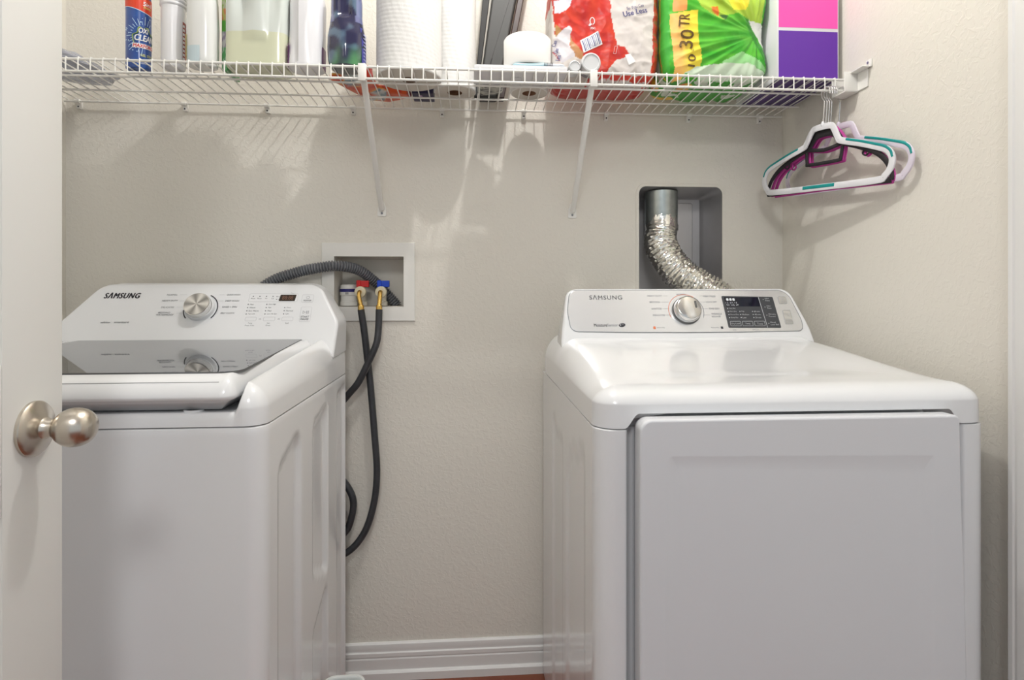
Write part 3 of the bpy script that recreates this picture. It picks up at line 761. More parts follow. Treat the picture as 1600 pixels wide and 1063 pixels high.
for k in range(2):
    a = -1.83+k*0.10; c = Vector((-0.370, 1.725, Z0+0.002)); p = c+Vector((0.0272*math.cos(a), 0.0272*math.sin(a), 0.041)); q = c+Vector((0.0272*math.cos(a+0.04), 0.0272*math.sin(a+0.04), 0.041))
obj('barcode', bm, M_ink, tr, 0)
M_brass = mat('brass', (0.72, 0.47, 0.14), 0.25, metal=1.0)
def valve(nm, lab, x, colr, cname):
    v = thing(nm, lab, 'valve', (x, 1.722, Z0+0.002), group=None)
    bm = B(); lathe(bm, [(0.013, 0), (0.013, 0.012), (0.0095, 0.014), (0.0095, 0.045)], (x, 1.722, Z0+0.002), seg=24); tube(bm, [(x, 1.722, Z0+0.040), (x, 1.690, Z0+0.043)], 0.010, 16)
    obj('valve_body', bm, mat('valve_body_white', (0.72, 0.68, 0.58), 0.4), v)
    bm = B(); lathe(bm, [(0.004, 0), (0.0160, 0.001), (0.0170, 0.006), (0.0160, 0.014), (0.012, 0.016)], (x, 1.689, Z0+0.0435), (0, -1, 0), 28)
    obj('coupling_nut', bm, mat('ivory_plastic', (0.72, 0.66, 0.48), 0.4), v)
    bm = B(); box(bm, x-0.014, x+0.022, 1.690, 1.706, Z0+0.0575, Z0+0.077, 0.002, 2); box(bm, x-0.012, x-0.001, 1.687, 1.692, Z0+0.0555, Z0+0.078, 0.001, 1); lathe(bm, [(0.006, 0), (0.006, 0.012)], (x, 1.700, Z0+0.046), seg=14)
    obj('handle', bm, mat(cname, colr, 0.35), v, 30)
    return v
valve('water_valve', 'hot water valve with red handle inside the outlet box', -0.328, (0.55, 0.01, 0.01), 'red_handle_plastic')
valve('water_valve', 'cold water valve with blue handle inside the outlet box', -0.268, (0.005, 0.06, 0.55), 'blue_handle_plastic')
M_black = mat('black_rubber_hose', (0.022, 0.024, 0.028), 0.38, var=(60, (0.05, 0.052, 0.058), (1, 1, 1)))
def hose(lab, vx, pts):
    h = thing('water_hose', lab, 'hose', pts[-1])
    top = Vector(pts[0])
    bm = B(); tube(bm, catmull([(vx, 1.680, Z0+0.0435), (vx, 1.664, Z0+0.0420), (vx+0.001, 1.656, Z0+0.030), (top.x, top.y, top.z+0.010)], 6), 0.0062, 14)
    lathe(bm, [(0.0085, -0.008), (0.0090, -0.002), (0.0090, 0.010), (0.0070, 0.013)], top, seg=18)
    obj('brass_elbow', bm, M_brass, h)
    bm = B(); tube(bm, catmull(pts, 10), 0.0098, 16); obj('hose_tube', bm, M_black, h)
hose('black rubber water hose from the red valve, hanging low in a long loop', -0.328, [(-0.3195, 1.646, 1.083), (-0.3110, 1.650, 1.02), (-0.3040, 1.655, 0.95), (-0.2948, 1.655, 0.8699), (-0.2821, 1.652, 0.7228), (-0.2749, 1.65, 0.6124), (-0.2839, 1.65, 0.5208), (-0.311, 1.648, 0.439), (-0.3600, 1.645, 0.385), (-0.43, 1.645, 0.37)])
hose('short black rubber water hose from the blue valve, crossing behind the washing machine', -0.268, [(-0.2680, 1.646, 1.083), (-0.2690, 1.642, 1.03), (-0.2735, 1.632, 0.985), (-0.2950, 1.630, 0.9341), (-0.3255, 1.634, 0.8739), (-0.3600, 1.641, 0.832), (-0.43, 1.645, 0.74), (-0.42, 1.648, 0.64), (-0.370, 1.648, 0.59), (-0.3430, 1.648, 0.54), (-0.3460, 1.648, 0.487), (-0.368, 1.646, 0.44), (-0.43, 1.645, 0.42)])
h = thing('drain_hose', 'grey corrugated drain hose arching from behind the washing machine into the outlet box', 'hose', (-0.62, 1.648, 1.09))
path = catmull([(-0.66, 1.648, 1.09), (-0.5768, 1.650, 1.1600), (-0.4982, 1.653, 1.1905), (-0.4310, 1.652, 1.2043), (-0.3850, 1.665, 1.2090), (-0.3360, 1.705, 1.1975), (-0.2885, 1.744, 1.1575), (-0.2597, 1.746, 1.1262), (-0.2300, 1.746, 1.0920)], 36)
# resample evenly
L = [0]
for a, b in zip(path[:-1], path[1:]): L.append(L[-1]+(b-a).length)
def resample(path, L, n):
    out = []; j = 0
    for k in range(n+1):
        s = L[-1]*k/n
        while j < len(L)-2 and L[j+1] < s: j += 1
        out.append(path[j].lerp(path[j+1], (s-L[j])/max(L[j+1]-L[j], 1e-9)))
    return out
path = resample(path, L, 840)
bm = B(); tube(bm, path, lambda t, i: 0.0112+0.0048*(0.5+0.5*math.cos(2*PI*i/12))**0.55, 20)
obj('hose_tube', bm, mat('grey_hose_plastic', (0.15, 0.155, 0.17), 0.42), h, 80)

# ------------------------------------------------------------------ dryer vent box, pipe and foil duct
vb = thing('dryer_vent_box', 'rounded grey metal dryer vent box recessed in the back wall above the dryer', 'vent box', (0.6345, YB, 1.08))
bm = B(); rings = []
lip = inset(vh, -0.004)
rings.append([Vector((p.x, YB-0.0015, p.y)) for p in lip]); rings.append([Vector((p.x, YB-0.0015, p.y)) for p in vh])
for d, y in ((0.0015, 0.004), (0.006, 0.06), (0.010, 0.110), (0.013, 0.122), (0.018, 0.129)):
    rings.append([Vector((p.x, YB+y, p.y)) for p in inset(vh, d)])
loft(bm, rings, cap0=False)
for f in bm.faces: f.normal_flip()
obj('metal_pan', bm, mat('galvanised_pan', (0.60, 0.59, 0.60), 0.45, metal=0.75, var=(9, (0.44, 0.43, 0.43), (1, 1, 1))), vb, 50, recalc=False)
bm = B(); slab(bm, rpoly([(0.660, 1.16), (0.722, 1.16), (0.722, 1.425), (0.660, 1.425)], 0.008, 4), lambda u, v, w: Vector((u, YB+0.129-w, v)), 0.0, 0.006, 0.003, 3)
obj('raised_pad', bm, MATS['galvanised_pan'], vb, 40)
bm = B(); ro = [p for p in inset(vh, -0.004)]; ri = [p for p in inset(vh, 0.0)]
loft(bm, [[Vector((p.x, YB+0.001, p.y)) for p in inset(vh, -0.010)], [Vector((p.x, YB-0.0025, p.y)) for p in inset(vh, -0.008)], [Vector((p.x, YB-0.003, p.y)) for p in ri], [Vector((p.x, YB+0.012, p.y)) for p in inset(vh, 0.001)]], cap0=False, cap1=False)
obj('plaster_edge', bm, M_wall, vb, 40)
vp = thing('vent_pipe', 'straight galvanised vent pipe coming down inside the metal vent box', 'pipe', (0.594, YB+0.058, 1.335))
bm = B(); lathe(bm, [(0.0500, 0.0), (0.0505, 0.003), (0.0505, 0.112), (0.046, 0.112), (0.046, 0.0)], (0.594, YB+0.058, 1.335), seg=48, cap=False)
obj('pipe_wall', bm, mat('galvanised_pipe', (0.58, 0.62, 0.60), 0.30, metal=0.9, var=(45, (0.36, 0.40, 0.39), (1, 1, 1)), bump=('noise', 60, 0.25, 0.002)), vp, 50)
fd = thing('foil_duct', 'crinkled silver foil duct curving down from the vent pipe behind the dryer', 'duct', (0.75, 1.60, 1.05))
path = catmull([(0.594, YB+0.057, 1.372), (0.593, YB+0.052, 1.335), (0.585, YB+0.040, 1.292), (0.592, YB+0.012, 1.245), (0.622, YB-0.012, 1.195), (0.668, YB-0.030, 1.158), (0.715, YB-0.048, 1.125), (0.765, YB-0.066, 1.088)], 30)
L = [0]
for a, b in zip(path[:-1], path[1:]): L.append(L[-1]+(b-a).length)
path = resample(path, L, 230)
bm = B(); SEG = 64; rings = []
prev = Vector((0, 1, 0))
for i, p in enumerate(path):
    t = (path[min(i+1, 230)]-path[max(i-1, 0)]).normalized(); u = (prev-t*prev.dot(t)).normalized(); prev = u; v = t.cross(u)
    R = []; s = i/230
    for k in range(SEG):
        a = 2*PI*k/SEG
        c = 0.0 if s < 0.11 else min(1, (s-0.11)*8)
        q = Vector((math.cos(a)*2.2, math.sin(a)*2.2, s*13))
        nz = noise.noise(q*2.4)+0.7*abs(noise.noise(q*5.0+Vector((7, 3, 1))))*2-0.4
        r = 0.0490+0.0016*math.sin(2*PI*(i/6.5+k/SEG))*c+0.0030*nz*(0.30+0.7*c)
        if 0.08 < s < 0.11: r = 0.0515
        R.append(p+(u*math.cos(a)+v*math.sin(a))*r)
    rings.append(R)
loft(bm, rings); obj('foil_skin', bm, mat('aluminium_foil', (0.86, 0.85, 0.80), 0.18, metal=1.0), fd, 25)

# ------------------------------------------------------------------ wire shelf
ZD = 1.680; RW = 0.0016
sh = thing('wire_shelf', 'long white ventilated wire shelf across the back wall holding laundry supplies', 'shelf', (-0.1, 1.66, ZD))
def zdeck(y): return ZD-0.0016-0.004*(y-1.375)/0.29 - 0.0
def rail(nm, y, z, r, x0=-1.142, x1=0.946):
    bm = B(); tube(bm, [(x0, y, z), (x1, y, z)], r, 10); return obj(nm, bm, M_wire, sh)
rail('front_top_rail', 1.3755, ZD-0.0048, 0.0032)
rail('front_lower_rail', 1.3745, ZD-0.0335, 0.0032)
rail('middle_rail', 1.470, ZD-0.0085, 0.0028); rail('middle_rail', 1.572, ZD-0.0095, 0.0028); rail('back_rail', 1.664, ZD-0.0105, 0.0028)
bm = B(); x = -1.13
tube(bm, [(x, 1.3718, ZD-0.0345), (x, 1.3718, ZD-0.0045), (x, 1.3735, ZD-0.0010), (x, 1.3770, ZD-0.0012), (x, 1.662, ZD-0.0060), (x, 1.6655, ZD-0.0085)], RW, 6)
w0 = obj('deck_wire', bm, M_wire, sh)
n = int((0.940+1.13)/0.02735)
for k in range(1, n+1):
    c = w0.copy(); COL.objects.link(c); c.parent = sh; c.location = (0.02735*k, 0, 0)
# wall clips
for x in (-1.1068, -0.8182, -0.5892, -0.3463, -0.089, 0.1529, 0.4018, 0.6558, 0.8785):
    bm = B(); box(bm, x-0.006, x+0.006, 1.668, YB, ZD-0.030, ZD-0.004, 0.002, 2); tube(bm, [(x-0.007, 1.664, ZD-0.0105), (x+0.007, 1.664, ZD-0.0105)], 0.0058, 12)
    o = obj('wall_clip', bm, M_wire, sh)
    bm = B(); lathe(bm, [(0.0022, 0), (0.0022, 0.002), (0.0005, 0.0025)], (x, 1.669, ZD-0.024), (0, -1, 0), 10); obj('screw', bm, M_ink, o)
# braces
for x, xf in ((-0.2640, -0.2650), (0.2990, 0.3000)):
    bm = B()
    a = Vector((x, 1.3790, ZD-0.012)); b = Vector((xf, 1.672, 1.374))
    sec = [(0.005*math.cos(t)*1.0, 0.0078*math.sin(t)) for t in [2*PI*k/14 for k in range(14)]]
    tube(bm, [a, a.lerp(b, 0.05), a.lerp(b, 0.5), a.lerp(b, 0.93), b], 1, sect=sec, upv=(0, 0.7, 0.7))
    br = obj('brace', bm, M_wire, sh)
    bm = B(); slab(bm, rpoly([(xf-0.013, 1.3555), (xf+0.013, 1.3555), (xf+0.012, 1.380), (xf+0.006, 1.398), (xf-0.006, 1.398), (xf-0.012, 1.380)], 0.003, 3), lambda u, v, w: Vector((u, YB-w, v)), -0.0005, 0.0035, 0.001, 2)
    obj('foot_plate', bm, M_wire, br)
    bm = B(); lathe(bm, [(0.0032, 0), (0.0032, 0.0015), (0.0005, 0.002)], (xf, YB-0.0035, 1.3645), (0, -1, 0), 14); obj('screw', bm, M_inkg, br)
    bm = B(); box(bm, x-0.009, x+0.009, 1.3685, 1.3800, ZD-0.040, ZD+0.0018, 0.0012, 2); obj('brace_clip', bm, M_wire, br)
# end bracket on the right wall
bm = B()
box(bm, 0.921, 0.9565, 1.3350, 1.3870, ZD-0.050, ZD-0.047, 0.001, 1); box(bm, 0.921, 0.9565, 1.3350, 1.3385, ZD-0.050, ZD+0.001, 0.0012, 2)
box(bm, 0.921, 0.9565, 1.3835, 1.3870, ZD-0.050, ZD+0.001, 0.0012, 2); box(bm, 0.9545, XR, 1.300, 1.400, ZD-0.048, ZD+0.002, 0.001, 1)
box(bm, 0.9350, XR, 1.290, 1.3350, ZD-0.004, ZD-0.001, 0.0008, 1); box(bm, 0.9530, XR, 1.286, 1.3040, ZD-0.004, ZD+0.015, 0.0015, 2)
eb = obj('end_bracket', bm, M_wire, sh)
bm = B(); lathe(bm, [(0.003, 0), (0.003, 0.002), (0.0005, 0.0025)], (0.953, 1.295, ZD+0.007), (-1, 0, 0), 12); obj('screw', bm, M_steel, eb)
#ITEMS
# ------------------------------------------------------------------ things on the shelf
def cylf(c, r, a0=0.0, ell=1.0, off=0.0006):
    """unrolled surface of a standing (elliptic) bottle: u along the girth, v up"""
    c = Vector(c)
    def f(u, v):
        a = a0+u/r
        return c+Vector(((r+off)*math.sin(a), -(r*ell+off)*math.cos(a), v))
    return f
def patch(bm, f, u0, u1, v0, v1, nu=12, nv=1, mi=0):
    g = [[bm.verts.new(f(u0+(u1-u0)*i/nu, v0+(v1-v0)*j/nv)) for i in range(nu+1)] for j in range(nv+1)]
    for j in range(nv):
        for i in range(nu): bm.faces.new((g[j][i], g[j][i+1], g[j+1][i+1], g[j+1][i])).material_index = mi
def colorize(o, fn):
    me = o.data; ca = me.color_attributes.new('Col', 'FLOAT_COLOR', 'POINT')
    for i, v in enumerate(me.vertices): ca.data[i].color = (*fn(v.co), 1)
def superell(c, sx, sy, h, z, n=36, p=2.6):
    out = []
    for k in range(n):
        a = 2*PI*k/n; ca, sa = math.cos(a), math.sin(a)
        out.append(Vector((c[0]+sx*math.copysign(abs(ca)**(2/p), ca), c[1]+sy*math.copysign(abs(sa)**(2/p), sa), z)))
    return out
def bottle(bm, c, prof, n=40, p=2.4):
    """prof rows: (half width, half depth, height)"""
    loft(bm, [superell(c, max(a, 1e-4), max(b, 1e-4), 0, c[2]+h, n, p) for a, b, h in prof])

# clear bag at the far left
cb = thing('clear_plastic_bag', 'crumpled clear bluish plastic bag lying at the left end of the shelf', 'plastic bag', (-1.03, 1.52, ZD))
bm = B(); bmesh.ops.create_icosphere(bm, subdivisions=5, radius=1)
for v in bm.verts:
    d = v.co.copy(); q = d*1.6
    k = 1+0.16*noise.noise(q*1.3)+0.07*abs(noise.noise(q*3.2))
    v.co = Vector((-1.025+d.x*0.092*k, 1.52+d.y*0.10*k, ZD+0.001+max(0.0, (d.z*0.5+0.5))*0.062*k*(1.0-0.55*max(0, d.x))))
obj('film', bm, mat('bluish_film', (0.62, 0.64, 0.72), 0.18, trans=0.55, bump=('noise', 45, 0.8, 0.006)), cb, 30)

# stain remover bottle
C = (-0.822, 1.452, ZD)
sb = thing('stain_remover_bottle', 'slim blue and red stain remover bottle with white lettering, leftmost upright bottle', 'bottle', C)
bm = B(); lathe(bm, [(0.024, 0), (0.0280, 0.003), (0.0285, 0.02), (0.0285, 0.170), (0.0260, 0.200), (0.0180, 0.225), (0.0125, 0.235), (0.0125, 0.245)], C, seg=48, ell=0.8)
M_blue = mat('deep_blue_label', (0.005, 0.02, 0.20), 0.3, coat=0.4, var=(38, (0.02, 0.12, 0.42), (1, 1, 1)))
obj('bottle_body', bm, M_blue, sb, 50)
f, f1, f2, f3 = [cylf(C, 0.0285, 0.80, 0.8, k) for k in (0.0006, 0.0010, 0.0013, 0.0016)]
bm = B(); g = []
for i in range(25):
    u = -0.062+0.124*i/24; v = 0.150-0.012*sstep(-0.05, 0.02, u)-0.25*max(0, u+0.045)**1.5
    g.append((bm.verts.new(f(u, v)), bm.verts.new(f(u, 0.172)), bm.verts.new(f1(u, v-0.0016)), bm.verts.new(f1(u, v))))
for a, b in zip(g[:-1], g[1:]): bm.faces.new((a[0], b[0], b[1], a[1]))
obj('red_label_band', bm, mat('label_red', (0.72, 0.05, 0.01), 0.35), sb, 0)
bm = B()
for i in range(24): pass
for a, b in zip(range(24), range(1, 25)):
    q = []
    for i in (a, b):
        u = -0.062+0.124*i/24; v = 0.150-0.012*sstep(-0.05, 0.02, u)-0.25*max(0, u+0.045)**1.5; q.append((u, v))
    bm.faces.new([bm.verts.new(f1(u, v)) for u, v in ((q[0][0], q[0][1]-0.0016), (q[1][0], q[1][1]-0.0016), q[1], q[0])])
# bubbles
rs = random.Random(3)
for k in range(26):
    a = rs.uniform(0, 2*PI); r = rs.uniform(0.018, 0.045); u = -0.005+r*math.cos(a); v = 0.085+r*1.1*math.sin(a)
    if v < 0.128 and u < 0.03 and (abs(v-0.07) > 0.026 or u < -0.028): disc(bm, u, v, rs.uniform(0.0006, 0.0016), f1, n=8)
for k in range(18):
    a = PI*0.35+PI*1.1*k/17; r0, r1 = 0.028, 0.037+0.006*(k % 3)
    cu, cv = 0.002, 0.078
    quadp(bm, [(cu+r0*math.cos(a), cv+r0*math.sin(a)), (cu+r1*math.cos(a), cv+r1*math.sin(a)), (cu+r1*math.cos(a+0.025), cv+r1*math.sin(a+0.025)), (cu+r0*math.cos(a+0.04), cv+r0*math.sin(a+0.04))], f1)
obj('label_bubbles', bm, mat('label_pale_blue', (0.55, 0.78, 0.95), 0.4), sb, 0)
bm = B()
for pts, ff, mi in (([(-0.022, 0.060), (0.030, 0.060), (0.032, 0.088), (0.016, 0.088), (0.014, 0.102), (-0.012, 0.100), (-0.014, 0.086), (-0.026, 0.080)], f1, 0),):
    P_ = rpoly(pts, 0.005, 4); bm.faces.new([bm.verts.new(ff(p.x, p.y)) for p in P_])
bmesh.ops.triangulate(bm, faces=bm.faces)
obj('logo_shape', bm, mat('label_yellow_green', (0.45, 0.60, 0.10), 0.4), sb, 0)
bm = B(); P_ = rpoly([(-0.020, 0.0615), (0.029, 0.0615), (0.031, 0.087), (0.014, 0.087), (0.012, 0.100), (-0.0105, 0.098), (-0.0125, 0.0845), (-0.024, 0.079)], 0.005, 4)
bm.faces.new([bm.verts.new(f2(p.x, p.y)) for p in P_]); bmesh.ops.triangulate(bm, faces=bm.faces); obj('logo_field', bm, mat('label_green_dark', (0.02, 0.10, 0.08), 0.4), sb, 0)
bm = B(); text(bm, 'OXI', 0.000, 0.0915, 0.0125, f3, w=0.022, bold=0.03, shear=0.15); text(bm, 'CLEAN', 0.004, 0.0735, 0.0145, f3, w=0.047, bold=0.03, shear=0.15)
text(bm, '5in1', 0.010, 0.158, 0.010, f2, w=0.022, bold=0.02, shear=0.1); text(bm, 'MAXFORCE', 0.002, 0.0120, 0.0035, f1, w=0.032, bold=0.01)
obj('logo_lettering', bm, mat('white_lettering', (0.85, 0.85, 0.85), 0.4), sb, 0)
bm = B(); patch(bm, f1, -0.024, 0.032, 0.0485, 0.0595); obj('white_band', bm, MATS['white_lettering'], sb, 0)
bm = B(); text(bm, 'MAXFORCE', 0.004, 0.0540, 0.0085, f2, w=0.052, bold=0.03, shear=0.15); obj('red_lettering', bm, mat('letter_red', (0.62, 0.02, 0.02), 0.4), sb, 0)
bm = B(); text(bm, 'GEL STICK', 0.010, 0.0315, 0.0060, f2, w=0.034, bold=0.02); text(bm, 'POWER', 0.010, 0.1485, 0.0050, f2, w=0.020, bold=0.02); obj('yellow_lettering', bm, mat('letter_yellow', (0.70, 0.72, 0.20), 0.4), sb, 0)
bm = B(); lathe(bm, [(0.015, 0.243), (0.015, 0.262), (0.010, 0.265)], C, seg=24); box(bm, C[0]-0.012, C[0]+0.012, C[1]-0.045, C[1]+0.02, C[2]+0.265, C[2]+0.295, 0.005, 2)
obj('trigger_head', bm, MATS['label_red'], sb, 30)

# white bottle with ribbed collar
C = (-0.733, 1.440, ZD)
t = thing('ribbed_neck_bottle', 'narrow plain white bottle with a ribbed collar, second upright bottle from the left', 'bottle', C)
bm = B(); pf = [(0.022, 0), (0.0262, 0.003), (0.0268, 0.01), (0.0270, 0.148)]
for k in range(4): pf += [(0.0262, 0.150+k*0.010), (0.0295, 0.153+k*0.010), (0.0295, 0.157+k*0.010), (0.0268, 0.1595+k*0.010)]
pf += [(0.0262, 0.195), (0.024, 0.23), (0.002, 0.235)]
M_wp = mat('white_bottle_plastic', (0.80, 0.80, 0.82), 0.28, coat=0.2)
lathe(bm, pf, C, seg=48); obj('bottle_body', bm, M_wp, t, 50)
f = cylf(C, 0.0270, 0, 1, 0.0004)
bm = B(); patch(bm, f, 0.034, 0.085, 0.018, 0.115, 10); obj('back_label', bm, mat('maroon_label', (0.30, 0.03, 0.02), 0.4), t, 0)
bm = B()
for k in range(9): patch(bm, cylf(C, 0.027, 0, 1, 0.0009), 0.034, 0.040, 0.022+0.010*k, 0.028+0.010*k, 2)
obj('label_text_rows', bm, MATS['white_lettering'], t, 0)

# milky white bottle with colourful label
C = (-0.656, 1.425, ZD)
t = thing('milky_white_bottle', 'glossy milky white bottle with yellow and pink label edge, third from the left', 'bottle', C)
bm = B(); bottle(bm, C, [(0.028, 0.02, 0), (0.0335, 0.0255, 0.003), (0.0355, 0.027, 0.02), (0.0365, 0.028, 0.09), (0.0345, 0.027, 0.155), (0.030, 0.025, 0.19), (0.018, 0.016, 0.212), (0.013, 0.013, 0.216), (0.013, 0.013, 0.226)], 44, 2.3)
obj('bottle_body', bm, mat('milky_plastic', (0.78, 0.79, 0.77), 0.18, coat=0.4), t, 60)
def sef(c, prof_r, off=0.0008, p=2.3):
    def f(u, v):  # u: angle-like
        a = u; sx, sy = prof_r; ca, sa = math.sin(a), -math.cos(a)
        return Vector((c[0]+(sx+off)*math.copysign(abs(ca)**(2/p), ca), c[1]+(sy+off)*math.copysign(abs(sa)**(2/p), sa), c[2]+v))
    return f
f = sef(C, (0.0365, 0.028))
bm = B(); patch(bm, f, -1.30, -0.85, 0.015, 0.075, 5); obj('side_label', bm, mat('label_straw', (0.62, 0.55, 0.18), 0.4), t, 0)
bm = B(); text(bm, 'B', -0.90, 0.016, 0.010, sef(C, (0.0365, 0.028), 0.0012), w=0.12, bold=0.02); obj('pink_print', bm, mat('pink_print', (0.75, 0.25, 0.18), 0.4), t, 0)
bm = B(); patch(bm, f, -0.75, 0.10, 0.004, 0.045, 8, 1)
obj('pale_blue_window', bm, mat('pale_blue_print', (0.55, 0.66, 0.70), 0.3), t, 0)

# narrow pack with green herb pictures
C = (-0.6085, 1.470)
t = thing('green_printed_pouch', 'narrow pouch printed with green leaves and lilac flowers beside the big translucent jug', 'pouch', (C[0], C[1], ZD))
bm = B(); box(bm, C[0]-0.011, C[0]+0.004, C[1]-0.03, C[1]+0.05, ZD+0.0005, ZD+0.205, 0.004, 3)
bmesh.ops.subdivide_edges(bm, edges=[e for e in bm.edges if abs(e.verts[0].co.z-e.verts[1].co.z) > 0.1], cuts=40)
bmesh.ops.subdivide_edges(bm, edges=[e for e in bm.edges if abs(e.verts[0].co.z-e.verts[1].co.z) < 1e-4 and e.calc_length() > 0.005], cuts=5)
o = obj('pouch_body', bm, mat('printed_pouch', (1, 1, 1), 0.35, attr=True), t, 40)
def gcol(c):
    z = c.z; n1 = noise.noise(Vector((c.x*220, c.y*90, z*75)))
    if z < 0.06: b = (0.10, 0.38, 0.12) if n1 > 0 else (0.42, 0.55, 0.42)
    elif z < 0.10: b = (0.36, 0.30, 0.40) if n1 > 0 else (0.62, 0.62, 0.60)
    elif z < 0.125: b = (0.10, 0.42, 0.04)
    elif z < 0.155: b = (0.75, 0.28, 0.10) if n1 > -0.1 else (0.55, 0.55, 0.15)
    else: b = (0.28, 0.50, 0.08) if n1 > 0.1 else (0.58, 0.62, 0.40)
    return b
colorize(o, gcol)

# big translucent jug
JX0, JX1, JY0, JY1 = -0.5985, -0.4520, 1.398, 1.488
jc = ((JX0+JX1)/2, (JY0+JY1)/2)
t = thing('translucent_jug', 'large translucent jug half full of pale yellow liquid, with a moulded grip', 'jug', (*jc, ZD))
hx, hy = (JX1-JX0)/2, (JY1-JY0)/2
LQ = 0.083
def jring(z, s=1.0, n=72):
    R = []
    for p in superell(jc, hx*s, hy*s, 0, ZD+z, n, 5.5):
        # grip: a lobe hanging down the front with a hollow at its left
        if p.y < jc[1]:
            u = p.x-(jc[0]+0.004); zz = z
            low = 0.062
            hw = 0.024
            yy = 0
            if abs(u) < hw:
                e = (zz-low)/0.022
                if e > 0: yy -= 0.0075*min(1, e)**0.5*math.sqrt(max(0, 1-(u/hw)**2))
            left = sstep(-0.062, -0.030, u)*sstep(-0.012, -0.028, u); right = sstep(0.062, 0.040, u)*sstep(0.018, 0.030, u)
            yy += (0.016*left+0.008*right)*sstep(0.075+0.0, 0.19, zz+0.6*max(0, -u-0.02)*0)
            p.y += yy
        R.append(p)
    return R
zs = [0, 0.002, 0.006]+frange(0.012, 0.205, 0.0075)
def jug_part(nm, za, zb, m, cap0, cap1, par):
    bm = B(); zz = sorted(set([za, zb]+[z for z in zs if za < z < zb]))
    sc = lambda z: 0.94 if z <= 0 else 0.975 if z <= 0.002 else 0.993 if z <= 0.006 else 1.0
    rings = [jring(z, sc(z), 120) for z in zz]
    if zb > 0.2:
        for z, s in ((0.218, 0.86), (0.228, 0.6), (0.234, 0.33), (0.245, 0.30)): rings.append([Vector((q.x, q.y, ZD+z)) for q in superell(jc, hx*s, hy*s, 0, 0, 120, 3)])
    loft(bm, rings, cap0=cap0, cap1=cap1); return obj(nm, bm, m, par, 60)
jl = jug_part('filled_half', 0.0, LQ, mat('yellow_liquid_plastic', (0.66, 0.68, 0.50), 0.25, coat=0.3, sss=0.3), True, False, t)
jug_part('empty_half', LQ, 0.2051, mat('clear_milky_plastic', (0.66, 0.70, 0.66), 0.22, coat=0.3, sss=0.3), False, True, t)
bm = B(); lathe(bm, [(0.018, 0.243), (0.018, 0.258), (0.015, 0.26)], (*jc, ZD), seg=24); obj('cap', bm, M_wp, t, 30)

# white laundry bottle with purple labels
C = (-0.4085, 1.428, ZD)
t = thing('white_handled_bottle', 'tall white plastic bottle with faceted shoulders and purple side labels', 'bottle', C)
bm = B(); bottle(bm, C, [(0.034, 0.026, 0), (0.0405, 0.032, 0.003), (0.0425, 0.034, 0.012), (0.0425, 0.034, 0.10), (0.0420, 0.033, 0.165), (0.036, 0.029, 0.20), (0.018, 0.018, 0.235), (0.015, 0.015, 0.255)], 48, 3.0)
for v in bm.verts:   # faceted hollows left and right of the central column
    if v.co.z-ZD > 0.03:
        u = v.co.x-C[0]; z = v.co.z-ZD
        if v.co.y < C[1]+0.01: v.co.y += 0.012*(sstep(0.010, 0.017, u+0.0*z)*sstep(0.085, 0.12, z)+sstep(0.010, 0.016, -u)*sstep(0.065+0.5*max(0, -u-0.015), 0.095, z))
obj('bottle_body', bm, M_wp, t, 40)
f = sef(C, (0.0425, 0.034), 0.0007, 3.0)
bm = B(); patch(bm, f, -1.70, -0.90, 0.002, 0.060, 8); obj('side_label', bm, mat('purple_label', (0.16, 0.02, 0.17), 0.35), t, 0); bm = B(); patch(bm, f, 1.20, 1.95, 0.002, 0.055, 6)
o = obj('side_label', bm, mat('purple_label', (0.16, 0.02, 0.17), 0.35), t, 0)
bm = B()
f = sef(C, (0.0425, 0.034), 0.0012, 3.0)
for k in range(5): patch(bm, f, -1.25, -1.02, 0.010+0.010*k, 0.0145+0.010*k, 3)
obj('label_text_rows', bm, mat('lilac_print', (0.55, 0.35, 0.55), 0.4), t, 0)

# dark blue bottle
C = (-0.3085, 1.415, ZD)
t = thing('dark_blue_detergent_bottle', 'waisted see-through dark blue bottle with green liquid at its foot', 'bottle', C)
bm = B(); bottle(bm, C, [(0.034, 0.026, 0), (0.0405, 0.031, 0.004), (0.0440, 0.034, 0.020), (0.0462, 0.0355, 0.050), (0.0450, 0.034, 0.080), (0.0400, 0.030, 0.108), (0.0375, 0.028, 0.130), (0.0375, 0.028, 0.165), (0.034, 0.026, 0.20), (0.018, 0.018, 0.235), (0.016, 0.016, 0.25)], 56, 2.5)
bmesh.ops.subdivide_edges(bm, edges=[e for e in bm.edges if abs(e.verts[0].co.z-e.verts[1].co.z) > 0.004], cuts=7)
for v in bm.verts:
    z = v.co.z-ZD; u = v.co.x-C[0]
    if v.co.y < C[1]: v.co.y += 0.010*sstep(0.115, 0.135, z)*sstep(0.020, 0.008, abs(u)) - 0.004*sstep(0.12, 0.09, z)*sstep(0.022, 0.0, abs(u))
o = obj('bottle_body', bm, mat('dark_tinted_plastic', (1, 1, 1), 0.08, coat=0.6, attr=True), t, 60)
def dcol(c):
    z = c.z; u = c.x; n1 = noise.noise(Vector((u*38, c.y*20, z*30))); n2 = noise.noise(Vector((u*60+5, c.y*20, z*18+3)))
    base_ = Vector((0.018, 0.018, 0.065))
    if n1 > 0.08: base_ = base_.lerp(Vector((0.10, 0.16, 0.24)), min(1, (n1-0.08)*4))
    g = sstep(0.060, 0.012, z)*(0.55+0.8*n2)
    base_ = base_.lerp(Vector((0.10, 0.32, 0.12)), min(1, max(0, g)))
    if z < 0.006: base_ = Vector((0.03, 0.035, 0.05))
    if z > 0.11 and abs(u) > 0.026: base_ = base_.lerp(Vector((0.20, 0.22, 0.42)), 0.7)
    return tuple(base_)
colorize(o, dcol)
f = sef(C, (0.0455, 0.035), 0.0012, 2.5)
